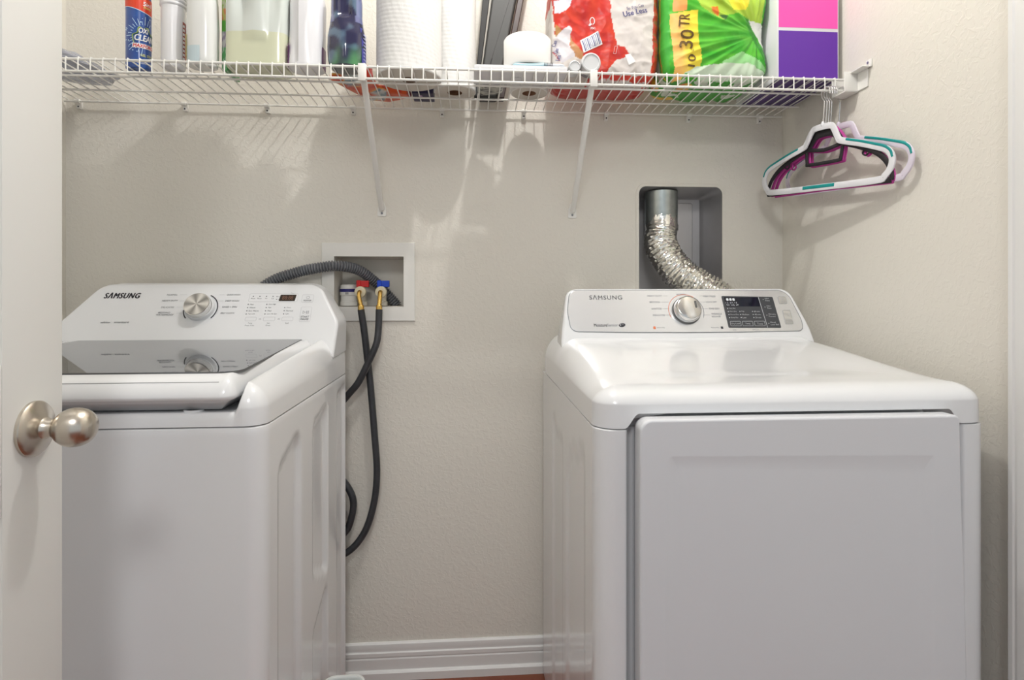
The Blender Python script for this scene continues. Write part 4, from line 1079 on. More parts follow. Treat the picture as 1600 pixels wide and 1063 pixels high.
bm = B(); patch(bm, f, 1.02, 1.8, 0.008, 0.098, 8, 6)
for v in bm.verts: v.co.x = C[0]+(v.co.x-C[0])*(1.0-0.10*sstep(0.06, 0.10, v.co.z-ZD)-0.02)
obj('side_label', bm, mat('violet_label', (0.07, 0.07, 0.33), 0.35), t, 0)
bm = B()
for k in range(9): patch(bm, sef(C, (0.0448, 0.035), 0.0018, 2.5), 1.15, 1.6, 0.012+0.0085*k, 0.0155+0.0085*k, 4)
obj('label_text_rows', bm, mat('pale_violet_print', (0.35, 0.36, 0.62), 0.4), t, 0)

# paper towel rolls
M_quilt = mat('quilted_paper', (0.80, 0.795, 0.775), 0.85, bump=('noise', 85, 0.55, 0.0016, (1.0, 1.0, 0.55)))
M_card = mat('brown_cardboard', (0.20, 0.10, 0.05), 0.8)
M_tissue_end = mat('paper_roll_end', (0.66, 0.62, 0.56), 0.9, bump=('noise', 220, 0.2, 0.001))
def paper_roll(nm, lab, cat, c, r, h, rc=0.020, m=None, group=None, quilt=True):
    t = thing(nm, lab, cat, c, group=group)
    bm = B(); c = Vector(c)
    pf = [(r-0.004, 0), (r-0.001, 0.0008), (r, 0.004), (r, h-0.004), (r-0.003, h)]
    SEGN = 140 if quilt else 72
    if quilt:
        rings = []
        for i, z in enumerate(frange(0.0, h, 0.0024)):
            R = []
            for k in range(SEGN):
                a = 2*PI*k/SEGN; s = a*r
                q = 0.5+0.5*math.cos(2*PI*(s*0.6+z)/0.0170)*math.cos(2*PI*(s*0.55-z*0.9)/0.0230)
                rr_ = r-0.0003-(0.003 if z < 0.001 else 0)-0.0007*q+0.0012*noise.noise(Vector((math.cos(a)*2, math.sin(a)*2, z*9)))
                R.append(c+Vector((rr_*math.cos(a), rr_*math.sin(a), z)))
            rings.append(R)
        loft(bm, rings, cap0=False, cap1=False)
    else: lathe(bm, pf, c, seg=SEGN, cap=False)
    obj('paper', bm, m or M_quilt, t, 60)
    for z in (0.0004, h-0.0006):
        bm = B(); loft(bm, [[c+Vector((q*math.cos(2*PI*k/72), q*math.sin(2*PI*k/72), z+(0.0005 if q == rc else 0))) for k in range(72)] for q in (r-0.002, rc)], cap0=False, cap1=False)
        obj('roll_end', bm, M_tissue_end, t, 0)
    bm = B(); lathe(bm, [(rc, 0.0005), (rc, h-0.001), (rc-0.0012, h-0.001), (rc-0.0012, 0.0005), (rc, 0.0005)], c, seg=36, cap=False); obj('core', bm, M_card, t, 30)
    return t
paper_roll('paper_towel_roll', 'large quilted paper towel roll standing beside the dark blue bottle', 'paper towels', (-0.1625, 1.468, ZD), 0.0835, 0.275)
paper_roll('paper_towel_roll', 'narrower paper towel roll half hidden behind the larger roll', 'paper towels', (-0.0480, 1.555, ZD), 0.0580, 0.275)

# flat packs lying behind
M_orange = mat('printed_orange_pack', (1, 1, 1), 0.3, attr=True, coat=0.3)
def pillow(nm, outline, z0, h, m, root, colfn=None, zf=None):
    """flat soft pack: outline lofted with rounded rim"""
    bm = B(); rings = []
    P_ = rpoly(outline, 0.012, 5)
    Q = []
    for i in range(len(P_)):
        a = P_[i]; b = P_[(i+1) % len(P_)]; k = max(1, int((b-a).length/0.006))
        for j in range(k): Q.append(a.lerp(b, j/k))
    for k in range(9):
        s = -1+2*k/8; ins = (1-math.sqrt(max(0, 1-s*s)))*0.010
        rings.append([Vector((p.x, p.y, z0+h*(s+1)/2)) for p in inset(Q, ins)])
    loft(bm, rings)
    c = sum((r for r in rings[0]), Vector())/len(rings[0])
    for f_ in [f_ for f_ in bm.faces if len(f_.verts) > 4]:
        bmesh.ops.triangulate(bm, faces=[f_])
    bmesh.ops.subdivide_edges(bm, edges=[e for e in bm.edges if e.calc_length() > 0.012], cuts=3)
    o = obj(nm, bm, m, root, 50)
    if colfn: colorize(o, colfn)
    return o
t = thing('orange_wipes_pack', 'flat orange and red printed pack lying behind the dark blue bottle', 'pack', (-0.28, 1.56, ZD))
def ocol(c):
    n1 = noise.noise(Vector((c.x*18, c.y*26, c.z*30))); n2 = noise.noise(Vector((c.x*40+9, c.y*40, 0)))
    if c.x > 0.10: return (0.35, 0.01, 0.01)
    if n1 > 0.18: return (0.18, 0.30, 0.38) if n2 > 0 else (0.60, 0.62, 0.62)
    if n1 > 0.05: return (0.85, 0.40, 0.04)
    return (0.72, 0.09, 0.01) if n2 > -0.2 else (0.60, 0.03, 0.01)
pillow('pack_body', [(-0.375, 1.478), (-0.262, 1.470), (-0.252, 1.555), (-0.175, 1.565), (-0.170, 1.610), (-0.235, 1.650), (-0.300, 1.640)], ZD, 0.022, M_orange, t, ocol)
bm = B(); slab(bm, rpoly([(-0.276, ZD+0.002), (-0.2525, ZD+0.002), (-0.2555, ZD+0.028), (-0.270, ZD+0.034)], 0.004, 3), lambda u, v, w: Vector((u, 1.462-w, v)), 0.0, 0.006, 0.002, 2)
obj('folded_corner', bm, mat('pack_red', (0.62, 0.035, 0.01), 0.3, coat=0.3), t, 30)
t = thing('navy_box', 'small navy blue box with white marks lying behind the paper towels', 'box', (-0.135, 1.59, ZD))
bm = B(); box(bm, -0.166, -0.108, 1.562, 1.632, ZD, ZD+0.03, 0.001, 1); obj('carton', bm, mat('navy_carton', (0.025, 0.022, 0.075), 0.45), t, 30); cn = t.children[-1]
bm = B(); quadp(bm, [(-0.150, 1.578), (-0.140, 1.578), (-0.138, 1.592), (-0.148, 1.592)], lambda u, v: Vector((u, v, ZD-0.0003))); quadp(bm, [(-0.125, 1.600), (-0.121, 1.600), (-0.121, 1.604), (-0.125, 1.604)], lambda u, v: Vector((u, v, ZD-0.0003)))
obj('white_marks', bm, MATS['lilac_print'], cn, 0)
t = thing('patterned_pouch', 'black and white patterned crinkled pouch lying under the leaning dark case', 'pouch', (0.045, 1.52, ZD))
def pcol(c):
    n1 = noise.noise(Vector((c.x*75, c.y*75, c.z*75)))+0.5*noise.noise(Vector((c.x*170, c.y*170, 3)))
    return (0.02, 0.02, 0.03) if n1 > 0.12 else (0.42, 0.42, 0.38)
pillow('pouch_body', [(0.014, 1.492), (0.086, 1.492), (0.084, 1.560), (0.014, 1.585)], ZD, 0.03, mat('patterned_film', (1, 1, 1), 0.3, attr=True), t, pcol)

# leaning dark case with brown strip
t = thing('dark_grey_case', 'dark grey plastic case leaning on the wall between paper towels and toilet roll', 'case', (0.055, 1.60, ZD))
bm = B()
def lean(u, v, w): return Vector((u+0.20*v, 1.600+0.10*v-w, ZD+0.002+v))
box_ = [(0.018, 0.0), (0.072, 0.0), (0.072, 0.42), (0.010, 0.42)]
slab(bm, rpoly([(0.016, 0.0), (0.070, 0.0), (0.066, 0.42), (-0.012, 0.42)], 0.006, 4), lean, -0.028, 0.012, 0.007, 4)
obj('case_body', bm, mat('grey_case_plastic', (0.04, 0.04, 0.038), 0.55), t, 40); cs = t.children[-1]
bm = B(); slab(bm, rpoly([(0.004, 0.005), (0.012, 0.005), (-0.020, 0.42), (-0.044, 0.42)], 0.003, 3), lean, -0.020, 0.004, 0.002, 2); obj('black_edge', bm, mat('black_case_plastic', (0.008, 0.007, 0.007), 0.6), t, 30)
bm = B(); slab(bm, rpoly([(0.024, 0.02), (0.027, 0.02), (0.034, 0.115), (0.031, 0.115)], 0.001, 2), lean, 0.010, 0.0135, 0.0004, 1); obj('groove', bm, MATS['black_case_plastic'], cs, 30)
bm = B(); slab(bm, rpoly([(0.0735, 0.0), (0.0900, 0.0), (0.0880, 0.42), (0.0700, 0.42)], 0.003, 3), lean, -0.022, 0.010, 0.003, 3); obj('brown_strip', bm, mat('dark_brown_gloss', (0.04, 0.010, 0.005), 0.45, var=(30, (0.02, 0.012, 0.01), (1, 1, 0.2))), t, 30)
bm = B(); slab(bm, rpoly([(0.050, 0.02), (0.073, 0.02), (0.073, 0.078), (0.050, 0.078)], 0.004, 3), lean, 0.011, 0.022, 0.003, 3); obj('black_clasp', bm, MATS['black_case_plastic'], t, 30)

# white tray box, toilet rolls, small pack
t = thing('flat_white_box', 'flat white cardboard box under the toilet roll at the shelf front edge', 'box', (0.12, 1.435, ZD))
M_card_w = mat('white_card', (0.70, 0.70, 0.72), 0.5)
bm = B(); box(bm, 0.004, 0.236, 1.388, 1.484, ZD, ZD+0.0125, 0.0012, 2); obj('carton', bm, M_card_w, t, 30)
bm = B(); slab(bm, rpoly([(0.006, 1.389), (0.234, 1.389), (0.234, 1.482), (0.006, 1.482)], 0.001, 2), lambda u, v, w: Vector((u, v, ZD+w)), 0.0125, 0.0150, 0.0008, 2); obj('lid_flap', bm, M_card_w, t, 30)
bm = B(); bf = lambda u, v: Vector((u, v, ZD-0.0003)); text(bm, 'A N07', 0.112, 1.428, 0.006, bf, w=0.022, rot=0.0, shear=0.3); obj('underside_print', bm, M_inkg, t, 0)
t = paper_roll('toilet_roll', 'white toilet paper roll standing on the flat white box', 'toilet paper', (0.1420, 1.4535, ZD+0.0265), 0.0610, 0.078, 0.019, mat('smooth_tissue', (0.88, 0.87, 0.84), 0.85, bump=('noise', 300, 0.25, 0.0006)), quilt=False)
t2 = paper_roll('toilet_roll', 'white toilet paper roll standing on the shelf wires behind the flat white box', 'toilet paper', (0.1560, 1.5450, ZD), 0.0520, 0.060, 0.019, MATS['smooth_tissue'], quilt=False)
t = thing('wipes_packet', 'thin pale blue packet with dark barcode under the upright toilet roll', 'packet', (0.17, 1.44, ZD+0.015))
def wcol(c): return (0.45, 0.68, 0.76) if c.x < 0.02 else (0.70, 0.74, 0.80)
o = pillow('packet_body', [(0.100, 1.396), (0.232, 1.394), (0.234, 1.480), (0.100, 1.482)], ZD+0.0152, 0.011, mat('packet_film', (1, 1, 1), 0.3, attr=True), t, wcol)
bm = B()
for k in range(11): quadp(bm, [(0.178+k*0.0021, ZD+0.0170), (0.1791+k*0.0021, ZD+0.0170), (0.1791+k*0.0021, ZD+0.0255), (0.178+k*0.0021, ZD+0.0255)], lambda u, v: Vector((u, 1.3935, v)))
obj('barcode', bm, M_ink, o, 0)
for c, r, ln, lab in (((0.295, 1.381, ZD+0.0252), 0.0250, 0.046, 'short white can lying on its side in front of the red bag'), ((0.2545, 1.384, ZD+0.0155), 0.0150, 0.04, 'small white cap lying left of the lying white can')):
    t = thing('lying_can' if r > 0.02 else 'small_cap', lab, 'can' if r > 0.02 else 'cap', (c[0], c[1]+ln/2, ZD))
    bm = B(); lathe(bm, [(r*0.75, 0.002), (r*0.80, 0.0), (r*0.93, 0.001), (r, 0.006), (r, ln-0.004), (r*0.9, ln)], c, (0, 1, 0), 40)
    obj('shell', bm, mat('grey_white_plastic', (0.66, 0.67, 0.68), 0.3), t, 40)
    if r > 0.02:
        bm = B(); lathe(bm, [(r*1.01, ln*0.55), (r*1.01, ln*0.9)], c, (0, 1, 0), 40, cap=False); obj('label', bm, mat('speckled_label', (0.45, 0.42, 0.44), 0.4, var=(160, (0.05, 0.05, 0.07), (1, 1, 1))), t, 30)

# soft plastic bags of rolls
def bag_mesh(x0, x1, y0, y1, z0, z1, n, fold, seed):
    bm = B(); cx, cy, cz = (x0+x1)/2, (y0+y1)/2, (z0+z1)/2; hx_, hy_, hz_ = (x1-x0)/2, (y1-y0)/2, (z1-z0)/2
    def P(a, b, c):
        v = Vector((a, b, c)); e = 7.0
        r = (abs(a)**e+abs(b)**e+abs(c)**e)**(1/e); v = v/r
        return v
    idx = {}
    def vert(a, b, c):
        k = (round(a, 4), round(b, 4), round(c, 4))
        if k not in idx:
            v = P(a, b, c); p = Vector((cx+v.x*hx_, cy+v.y*hy_, cz+v.z*hz_))
            nr = Vector((v.x**5/hx_, v.y**5/hy_, v.z**5/hz_)).normalized()
            p += nr*fold(p, nr)
            if p.z < z0: p.z = z0
            p.x = min(max(p.x, x0-0.001), x1+0.001)
            idx[k] = bm.verts.new(p)
        return idx[k]
    ny = max(8, int(n*hy_/hx_*0.6)); nz = max(8, int(n*hz_/hx_))
    A = frange(-1, 1, 2/n); Cc = frange(-1, 1, 2/nz); Bb = frange(-1, 1, 2/ny)
    for i in range(len(A)-1):
        for j in range(len(Cc)-1):
            for s in (-1, 1): bm.faces.new((vert(A[i], s, Cc[j]), vert(A[i+1], s, Cc[j]), vert(A[i+1], s, Cc[j+1]), vert(A[i], s, Cc[j+1])))
    for i in range(len(Bb)-1):
        for j in range(len(Cc)-1):
            for s in (-1, 1): bm.faces.new((vert(s, Bb[i], Cc[j]), vert(s, Bb[i+1], Cc[j]), vert(s, Bb[i+1], Cc[j+1]), vert(s, Bb[i], Cc[j+1])))
        for j in range(len(A)-1):
            for s in (-1, 1): bm.faces.new((vert(A[j], Bb[i], s), vert(A[j+1], Bb[i], s), vert(A[j+1], Bb[i+1], s), vert(A[j], Bb[i+1], s)))
    return bm
def inpoly(poly, x, y):
    ins = False
    for i in range(len(poly)):
        a = poly[i-1]; b = poly[i]
        if (a[1] > y) != (b[1] > y) and x < (b[0]-a[0])*(y-a[1])/(b[1]-a[1])+a[0]: ins = not ins
    return ins
def ridged(q): return 1-2*abs(noise.noise(q))
def snap(tree, y_from, off=0.0010):
    def f(x, z):
        ys = []
        for dx, dz in ((0, 0), (0.0035, 0), (-0.0035, 0), (0, 0.0035), (0, -0.0035), (0.005, 0.005), (-0.005, -0.005)):
            h = tree.ray_cast(Vector((x+dx, y_from, z+dz)), Vector((0, 1, 0)))
            if h[0]: ys.append(h[0].y)
        return Vector((x, (min(ys) if ys else y_from+0.05)-off, z))
    return f
# --- red and white bag
RX0, RX1 = 0.206, 0.4870
def rfold(p, n):
    q = Vector((p.x*17, p.y*9, p.z*8))
    q2 = Vector((p.x*14+p.z*16, p.y*12, p.z*12-p.x*8))
    a = 0.0045*ridged(q)+0.0022*ridged(q2*1.7)+0.0006*noise.noise(p*110)
    low = sstep(ZD+0.09, ZD+0.01, p.z)
    return a-0.003+0.004*low*ridged(p*34)
bm = bag_mesh(RX0, RX1, 1.432, 1.60, ZD, ZD+0.30, 118, rfold, 1)
treeR = BVHTree.FromBMesh(bm)
t = thing('red_white_roll_bag', 'red and white plastic bag of toilet rolls reading Use Less, left of the green bag', 'bag', (0.345, 1.506, ZD))
M_film = mat('printed_film', (1, 1, 1), 0.34, attr=True)
o = obj('bag_film', bm, M_film, t, 60)
def r_uv(x, z):  # to the label artwork's own grid
    return (x-0.2011)/0.2873*173*8.18+57, (110-(z-1.697)/0.001645)*8.18
RP = [((0.66, 0.62, 0.64), [(115, 420), (300, 290), (318, 330), (290, 540), (360, 690), (200, 770), (90, 600)]),
      ((0.46, 0.22, 0.09), [(290, 330), (330, 480), (470, 650), (450, 730), (330, 690), (355, 680), (285, 520)]),
      ((0.46, 0.24, 0.08), [(115, 250), (200, 360), (115, 420)]),
      ((0.70, 0.71, 0.80), [(95, -40), (330, -40), (300, 50), (240, 110), (170, 135), (115, 130)]),
      ((0.68, 0.63, 0.60), [(795, -200), (1385, -200), (1370, 600), (1340, 900), (760, 900), (790, 840), (900, 720), (1000, 700), (1060, 640), (1000, 560), (900, 530), (870, 400), (835, 230)]),
      ((0.66, 0.60, 0.55), [(100, 760), (340, 680), (470, 720), (520, 800), (560, 1200), (60, 1200)]),
      ((0.70, 0.66, 0.63), [(-100, -300), (62, -300), (115, 430), (90, 620), (190, 780), (180, 1200), (-100, 1200)]),
      ((0.66, 0.60, 0.58), [(560, 960), (1300, 960), (1300, 1200), (560, 1200)])]
l0 = root_loc(o)[0]
def rcol(c):
    x = c.x+l0.x; z = c.z+l0.z; y = c.y+l0.y
    zx, zy = r_uv(x, z)
    if y > 1.50 and abs(x-RX0) > 0.01: return (0.50, 0.04, 0.03)
    zx += 14*noise.noise(Vector((x*60, z*60, 1))); zy += 14*noise.noise(Vector((x*60, z*60, 5)))
    if zx > 1385:
        n1 = noise.noise(Vector((z*60, y*30, 2)))
        return (0.55, 0.05, 0.03) if n1 > -0.15 else (0.32, 0.12, 0.05)
    for col_, pl_ in RP:
        if inpoly(pl_, zx, zy): return col_
    n1 = noise.noise(Vector((x*40, z*30, 9)))
    return (0.56+0.08*n1, 0.030+0.02*n1, 0.015)
colorize(o, rcol)
fs = snap(treeR, 1.30)
def r_xz(zx, zy): return 0.2011+(zx-57)/8.18/173*0.2873, 1.697+(110-zy/8.18)*0.001645
bm = B(); x, z = r_xz(1135, 100); text(bm, 'Use Less', x, z, 0.0135, fs, w=0.066, bold=0.02, rot=0.26)
x, z = r_xz(1135, 35); text(bm, 'So You Can', x, z, 0.0085, fs, w=0.046, bold=0.0, rot=0.26)
x, z = r_xz(85, 620)
for k, s in enumerate(('Can', 'Use', 'Less')): x, z = r_xz(105+k*22, 520+k*95); text(bm, s, x, z, 0.0100, fs, w=0.014, bold=0.02, rot=1.25)
for k in range(11):
    u = k/10; w_ = 0.0014+0.0012*((k*7) % 3 == 0)
    a = Vector(r_xz(450+200*u, 488-110*u)); b = Vector(r_xz(490+200*u, 628-110*u))
    d = Vector((w_, w_*0.35)); quadp(bm, [tuple(a), tuple(a+d), tuple(b+d), tuple(b)], fs, n=4)
obj('blue_print', bm, mat('navy_print', (0.07, 0.07, 0.22), 0.4), t, 0)
bm = B(); fw = snap(treeR, 1.30, 0.0006)
quadp(bm, [r_xz(470, 650), r_xz(715, 525), r_xz(655, 362), r_xz(428, 482)], fw, n=8)
cx, cz = r_xz(580, 235)
for pts in ([(-0.0075, -0.010), (-0.0065, -0.0085), (-0.004, -0.003), (-0.0055, 0.004), (-0.002, 0.011), (0.003, 0.012), (0.0065, 0.007), (0.0075, 0.000), (0.006, -0.006), (0.002, -0.0085)],):
    P_ = [Vector((cx+a*0.9, cz+b_*0.9)) for a, b_ in pts]
    for a, b_ in zip(P_[:-1], P_[1:]):
        n1 = Vector((-(b_-a).y, (b_-a).x)).normalized()*0.0009; quadp(bm, [tuple(a-n1), tuple(b_-n1), tuple(b_+n1), tuple(a+n1)], fs, n=2)
quadp(bm, [(cx-0.009, cz-0.009), (cx-0.005, cz-0.012), (cx+0.000, cz-0.007), (cx-0.001, cz-0.005)], fs, n=2)
text(bm, 'FSC', cx+0.003, cz-0.0175, 0.0058, fs, w=0.012, bold=0.02)
x, z = r_xz(870, 600); ringline(bm, rpoly([(x-0.004, z-0.010), (x+0.003, z-0.010), (x+0.007, z+0.010), (x, z+0.010)], 0.0005, 1), 0.0006, fs)
quadp(bm, [r_xz(1050, 790), r_xz(1140, 740), r_xz(1070, 640), r_xz(1000, 660)], fs, n=3)
obj('white_print', bm, MATS['white_lettering'], t, 0)

# --- green bag
GX0, GX1 = 0.4905, 0.7740
def gfold(p, n):
    k = Vector((0.745, 1.42, ZD+0.13)); d = p-k
    a = math.atan2(d.z, -d.x); r = d.length
    w = min(1, r*9)
    body = 0.0075*ridged(Vector((a*5.5, 2, r*4)))*w*sstep(0.47, 0.56, p.x)
    body += 0.0022*ridged(Vector((p.x*12, p.y*12, p.z*26)))+0.0004*noise.noise(p*120)
    pull = -0.012*sstep(0.09, 0.0, r)
    return body+pull-0.004
bm = bag_mesh(GX0, GX1, 1.412, 1.60, ZD, ZD+0.30, 118, gfold, 2)
treeG = BVHTree.FromBMesh(bm)
t = thing('green_roll_bag', 'crumpled bright green plastic bag with a yellow band, left of the purple box', 'bag', (0.632, 1.506, ZD))
o = obj('bag_film', bm, M_film, t, 60)
GP = [((0.92, 0.36, 0.10), [(235, -300), (410, -300), (400, 115), (245, 115)]),
      ((0.60, 0.72, 0.56), [(520, 800), (640, 790), (820, 760), (1180, 740), (1430, 830), (1475, 1400), (600, 1400), (560, 900), (380, 890)]),
      ((0.90, 0.72, 0.05), [(205, 150), (540, 100), (545, 450), (590, 650), (582, 790), (450, 860), (380, 890), (300, 1100), (265, 880)]),
      ((0.30, 0.66, 0.26), [(830, 755), (960, 670), (1090, 590), (1330, 690), (1450, 825), (1180, 740)]),
      ((0.74, 0.76, 0.72), [(1195, 180), (1400, 215), (1470, 300), (1510, 480), (1500, 560), (1450, 610), (1420, 540), (1330, 400)]),
      ((0.85, 0.75, 0.04), [(830, -300), (1290, -300), (1150, 60), (980, 80)]),
      ((0.80, 0.16, 0.02), [(700, 60), (800, 30), (800, 170), (720, 120)]),
      ((0.05, 0.16, 0.03), [(800, 150), (930, 150), (870, 215)]),
      ((0.40, 0.60, 0.05), [(405, -300), (1400, -300), (1380, 215), (1200, 180), (1050, 110), (900, 140), (850, 215), (780, 180), (570, 60)]),
      ((0.03, 0.26, 0.02), [(1150, 160), (1240, 220), (1330, 430), (1470, 700), (1480, 900), (1400, 700), (1300, 500), (1180, 260)]),
      ((0.02, 0.20, 0.02), [(60, 900), (250, 900), (250, 1400), (60, 1400)])]
l1 = root_loc(o)[0]
def g_uv(x, z): return ((x-0.480)/0.2988*175+10)*8, (110-(z-1.6985)/0.001645)*8
def g_xz(zx, zy): return 0.480+(zx/8-10)/175*0.2988, 1.6985+(110-zy/8)*0.001645
def gcol2(c):
    x = c.x+l1.x; z = c.z+l1.z; y = c.y+l1.y
    zx, zy = g_uv(x, z)
    if c.z < 0.004 or y > 1.45:
        n1 = noise.noise(Vector((x*22, y*22, 4))); n2 = noise.noise(Vector((x*30+4, y*40, 8)))
        if x < 0.58 and n1 > 0.0: return (0.80, 0.50, 0.04) if n2 > -0.1 else (0.75, 0.22, 0.05)
        return (0.05, 0.34, 0.03) if n1 > -0.25 else (0.60, 0.66, 0.55)
    zx += 12*noise.noise(Vector((x*50, z*50, 1))); zy += 12*noise.noise(Vector((x*50, z*50, 5)))
    for i, (col_, pl_) in enumerate(GP):
        if inpoly(pl_, zx, zy):
            if i == 2: return tuple(Vector((0.93, 0.52, 0.14)).lerp(Vector(col_), sstep(260, 420, zx-zy*0.08)))
            return col_
    if zx < 210: return (0.06, 0.42, 0.05)
    n1 = noise.noise(Vector((x*14, 3, z*70)))
    return tuple(Vector((0.025, 0.36, 0.008)).lerp(Vector((0.11, 0.50, 0.03)), min(1, max(0, 0.45+n1))))
colorize(o, gcol2)
fs = snap(treeG, 1.30)
M_brown = mat('brown_print', (0.13, 0.07, 0.01), 0.4)
bm = B()
for s, zx, zy, h_, w_ in (('10', 465, 735, 90, 150), ('=', 470, 612, 22, 30), ('30', 400, 470, 160, 225), ('TR', 370, 235, 125, 170)):
    x, z = g_xz(zx, zy); text(bm, s, x, z, h_/8*0.00171, fs, w=w_/8*0.001645, rot=PI/2-0.08, bold=0.012)
obj('brown_lettering', bm, M_brown, t, 0)

# pink and purple box
t = thing('pink_purple_box', 'tall carton with pink top and purple bottom halves, at the right end of the shelf', 'box', (0.862, 1.50, ZD))
BX0, BX1, BY0, BY1 = 0.7785, 0.9430, 1.3905, 1.615
bm = B(); box(bm, BX0, BX1, BY0, BY1, ZD+0.0005, ZD+0.265, 0.0012, 2); obj('carton', bm, mat('white_gloss_card', (0.74, 0.74, 0.76), 0.35), t, 30)
bx = lambda u, v: Vector((u, BY0-0.0005, v))
for nm, z0, z1, cc_ in (('pink_print', ZD+0.1325, ZD+0.262, (0.88, 0.09, 0.46)), ('purple_print', ZD+0.002, ZD+0.1240, (0.125, 0.022, 0.38))):
    bm = B(); slab(bm, [Vector(p) for p in ((BX0+0.004, z0), (BX1-0.003, z0), (BX1-0.003, z1), (BX0+0.004, z1))], lambda u, v, w: Vector((u, BY0+0.0002-w, v)), 0, 0.0006)
    obj(nm, bm, mat(nm+'_ink', cc_, 0.35), t, 0)
bm = B()
for k in range(5): slab(bm, [Vector(p) for p in ((BX0+0.004+k*0.032, BY0+0.004), (BX0+0.032+k*0.032, BY0+0.004), (BX0+0.032+k*0.032, BY1-0.004), (BX0+0.004+k*0.032, BY1-0.004))], lambda u, v, w: Vector((u, v, ZD+0.0006-w)), 0, 0.0005)
o = obj('base_print', bm, mat('purple_base', (0.07, 0.03, 0.16), 0.45), t, 0); o['kind'] = 'stuff'

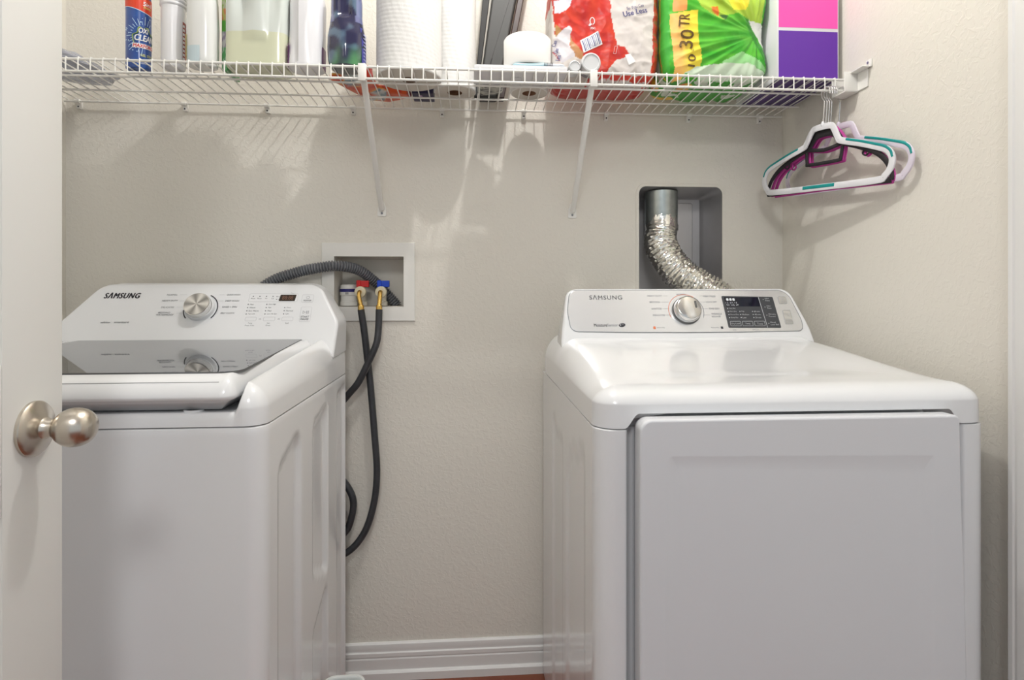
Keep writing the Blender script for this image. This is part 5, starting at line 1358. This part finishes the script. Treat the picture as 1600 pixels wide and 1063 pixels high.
# ------------------------------------------------------------------ hangers on the front lower rail
RZ = ZD-0.0335+0.0032
M_hook = mat('hook_wire', (0.70, 0.70, 0.71), 0.22, metal=1.0)
M_hw = mat('white_hanger_plastic', (0.80, 0.80, 0.83), 0.3, coat=0.2)
M_teal = mat('teal_rubber', (0.005, 0.28, 0.27), 0.45)
M_bk = mat('black_flocked', (0.018, 0.015, 0.018), 0.75)
M_pk = mat('magenta_flocked', (0.50, 0.05, 0.30), 0.7)
M_lil = mat('lilac_white_plastic', (0.74, 0.68, 0.78), 0.3)
def hanger(lab, x, deg, kind, drop=0.0, sc=1.0, sft=0.0):
    r = bpy.data.objects.new('clothes_hanger', None); COL.objects.link(r); r.location = (x, 1.3745, RZ); r.rotation_euler = (0.085, 0, math.radians(deg))
    r['local'] = 1; tag(r, lab, 'hanger', None)
    # local frame: s along -Y (towards the front), z up ; hook over the rail at the origin
    P = lambda s, z, o=0.0: Vector((o, -s, z))
    bm = B()
    hk = [P(0.0165, -0.016), P(0.0155, -0.006), P(0.0115, 0.0015), P(0.005, 0.0035), P(-0.003, 0.0032), P(-0.0085, -0.001), P(-0.011, -0.010), P(-0.0085, -0.020), P(-0.0015, -0.030), P(0.0005, -0.038), P(0.0005, -0.098)]
    hk = [P(-v.y, v.z+0.0018) for v in [Vector((0, q.y, q.z)) for q in hk]]
    tube(bm, catmull(hk, 6), 0.0016, 8); obj('hook', bm, M_hook, r)
    top = -0.098-drop
    if kind in ('white', 'lilac'):
        m = M_hw if kind == 'white' else M_lil
        H = [(-0.020, 0.004), (0.020, 0.004), (0.034, -0.002), (0.052, -0.032), (0.062, -0.040), (0.120, -0.056), (0.178, -0.076), (0.196, -0.086), (0.206, -0.104), (0.203, -0.124), (0.190, -0.140), (0.168, -0.148), (0.0, -0.149)]
        Hm = [(-a, b) for a, b in H[::-1]][1:]
        P0 = P; P = lambda s, z, o=0.0: P0(s+sft, z, o)
        loop = [P(a*sc, top+b) for a, b in H+Hm[:-2]]
        loop = catmull(loop, 5, True)
        sec = [Vector((math.copysign(abs(math.cos(t_2))**0.6, math.cos(t_2))*0.0082, math.copysign(abs(math.sin(t_2))**0.6, math.sin(t_2))*0.0028)) for t_2 in [2*PI*k/12 for k in range(12)]]
        def band(pts, m_, nm, wa_, wb_, closed):
            bm = B(); c_ = P(0, top-0.09); N = len(pts); rings = []
            for i, p in enumerate(pts):
                tg = (pts[(i+1) % N]-pts[i-1]) if closed else (pts[min(i+1, N-1)]-pts[max(i-1, 0)])
                tg.normalize(); nn = tg.cross(Vector((1, 0, 0))).normalized()
                rings.append([p+nn*(q.x*wa_)+Vector((1, 0, 0))*(q.y*wb_) for q in sec])
            if closed: rings.append(rings[0])
            loft(bm, rings, True, not closed, not closed); bmesh.ops.remove_doubles(bm, verts=bm.verts, dist=1e-7)
            return obj(nm, bm, m_, r, 50)
        band(loop, m, 'frame', 1, 1, True)
        # solid neck boss
        bm = B(); lathe(bm, [(0.004, 0), (0.005, 0.004), (0.004, 0.010), (0.002, 0.012)], P0(0, top+0.006), (0, 0, 1), 14); obj('neck_boss', bm, m, r)
        for sg in (1, -1):
            g_ = catmull([P(sg*a*sc, top+b+0.0035) for a, b in ((0.078, -0.0435), (0.120, -0.055), (0.160, -0.068), (0.186, -0.0775), (0.201, -0.089), (0.2075, -0.104))], 6)
            band(g_, M_teal, 'shoulder_grip', 0.42, 1.25, False)
        band([P(s_, top-0.147) for s_ in (-0.052, 0.0, 0.052)], M_teal, 'bar_grip', 0.62, 1.25, False)
    else:
        m = M_bk if kind == 'black' else M_pk
        sec = [(0.0046*math.cos(t_2), 0.0026*math.sin(t_2)) for t_2 in [2*PI*k/10 for k in range(10)]]
        def rod(pts, nm, k=1.0, closed=False):
            bm = B(); N = len(pts); rings = []
            for i, p in enumerate(pts):
                tg = (pts[(i+1) % N]-pts[i-1]) if closed else (pts[min(i+1, N-1)]-pts[max(i-1, 0)])
                tg.normalize(); nn = tg.cross(Vector((1, 0, 0))).normalized()
                rings.append([p+nn*(a*k)+Vector((b, 0, 0)) for a, b in sec])
            if closed: rings.append(rings[0])
            loft(bm, rings, True, not closed, not closed); bmesh.ops.remove_doubles(bm, verts=bm.verts, dist=1e-7); return obj(nm, bm, m, r, 50)
        o1 = [(0.0, 0.002), (0.022, 0.0), (0.044, -0.026), (0.060, -0.042), (0.110, -0.060), (0.160, -0.082), (0.190, -0.108), (0.204, -0.136), (0.203, -0.147), (0.185, -0.149), (0.0, -0.147)]
        o1 = [(a, b) for a, b in o1]+[(-a, b) for a, b in o1[::-1]][1:-1]
        rod(catmull([P(a, top+b) for a, b in o1], 5, True), 'frame', 1.45, True)
        bm = B(); tri = rpoly([(-0.052, -0.034), (0.052, -0.034), (0.030, 0.0), (-0.030, 0.0)], 0.008, 4); slab(bm, tri, lambda u, v, w: P(u, top+v, w), -0.0026, 0.0026, 0.0008, 2)
        # opening of the head is drawn by a slit, so the head is made of two webs
        bm.free(); rod(catmull([P(-0.054, top-0.038), P(-0.030, top-0.012), P(0, top-0.008), P(0.030, top-0.012), P(0.054, top-0.038)], 5), 'head_web', 2.3)
        rod([P(-0.060, top-0.043), P(-0.02, top-0.050), P(0.0, top-0.052), P(0.02, top-0.050), P(0.060, top-0.043)], 'cross_web', 1.1)
        lp = [(-0.060, -0.050), (-0.056, -0.078), (-0.048, -0.084), (0.048, -0.084), (0.056, -0.078), (0.060, -0.050)]
        rod(catmull([P(a, top+b) for a, b in lp], 5), 'tie_bar', 1.0)
        for sg in (1, -1):
            rod(catmull([P(sg*0.126, top-0.069), P(sg*0.122, top-0.078), P(sg*0.130, top-0.084), P(sg*0.138, top-0.080)], 5), 'strap_hook', 0.45)
    return r
hanger('white plastic hanger with teal grips, frontmost of the bunch on the shelf rail', 0.8960, 11.0, 'white')
hanger('black flocked hanger hanging just behind the front white hanger', 0.9030, 9.6, 'black', 0.002)
hanger('magenta flocked hanger right behind the black hanger', 0.9095, 8.0, 'pink', 0.002)
hanger('second magenta flocked hanger, nearer to the right wall', 0.9155, 6.6, 'pink', 0.004)
hanger('lilac white hanger with teal grips, closest to the right wall', 0.9370, 0.6, 'lilac', 0.0, 1.14, 0.014)

# white bin by the washer
t = thing('white_plastic_bin', 'small white plastic bin with rounded rim on the floor between the machines', 'bin', (-0.297, 1.25, 0))
bm = B()
def binr(s, z, i=0.0): return [Vector((p.x, p.y, z)) for p in inset(rpoly([(-0.297-0.046*s, 1.25-0.10*s), (-0.297+0.046*s, 1.25-0.10*s), (-0.297+0.046*s, 1.25+0.10*s), (-0.297-0.046*s, 1.25+0.10*s)], 0.028, 6), i)]
loft(bm, [binr(0.86, 0.0), binr(0.98, 0.216), binr(1.04, 0.218), binr(1.05, 0.224), binr(1.04, 0.230), binr(0.98, 0.231), binr(0.95, 0.226, 0.001), binr(0.84, 0.006, 0.003)])
obj('bin_body', bm, mat('bin_plastic', (0.74, 0.76, 0.74), 0.35), t, 50)
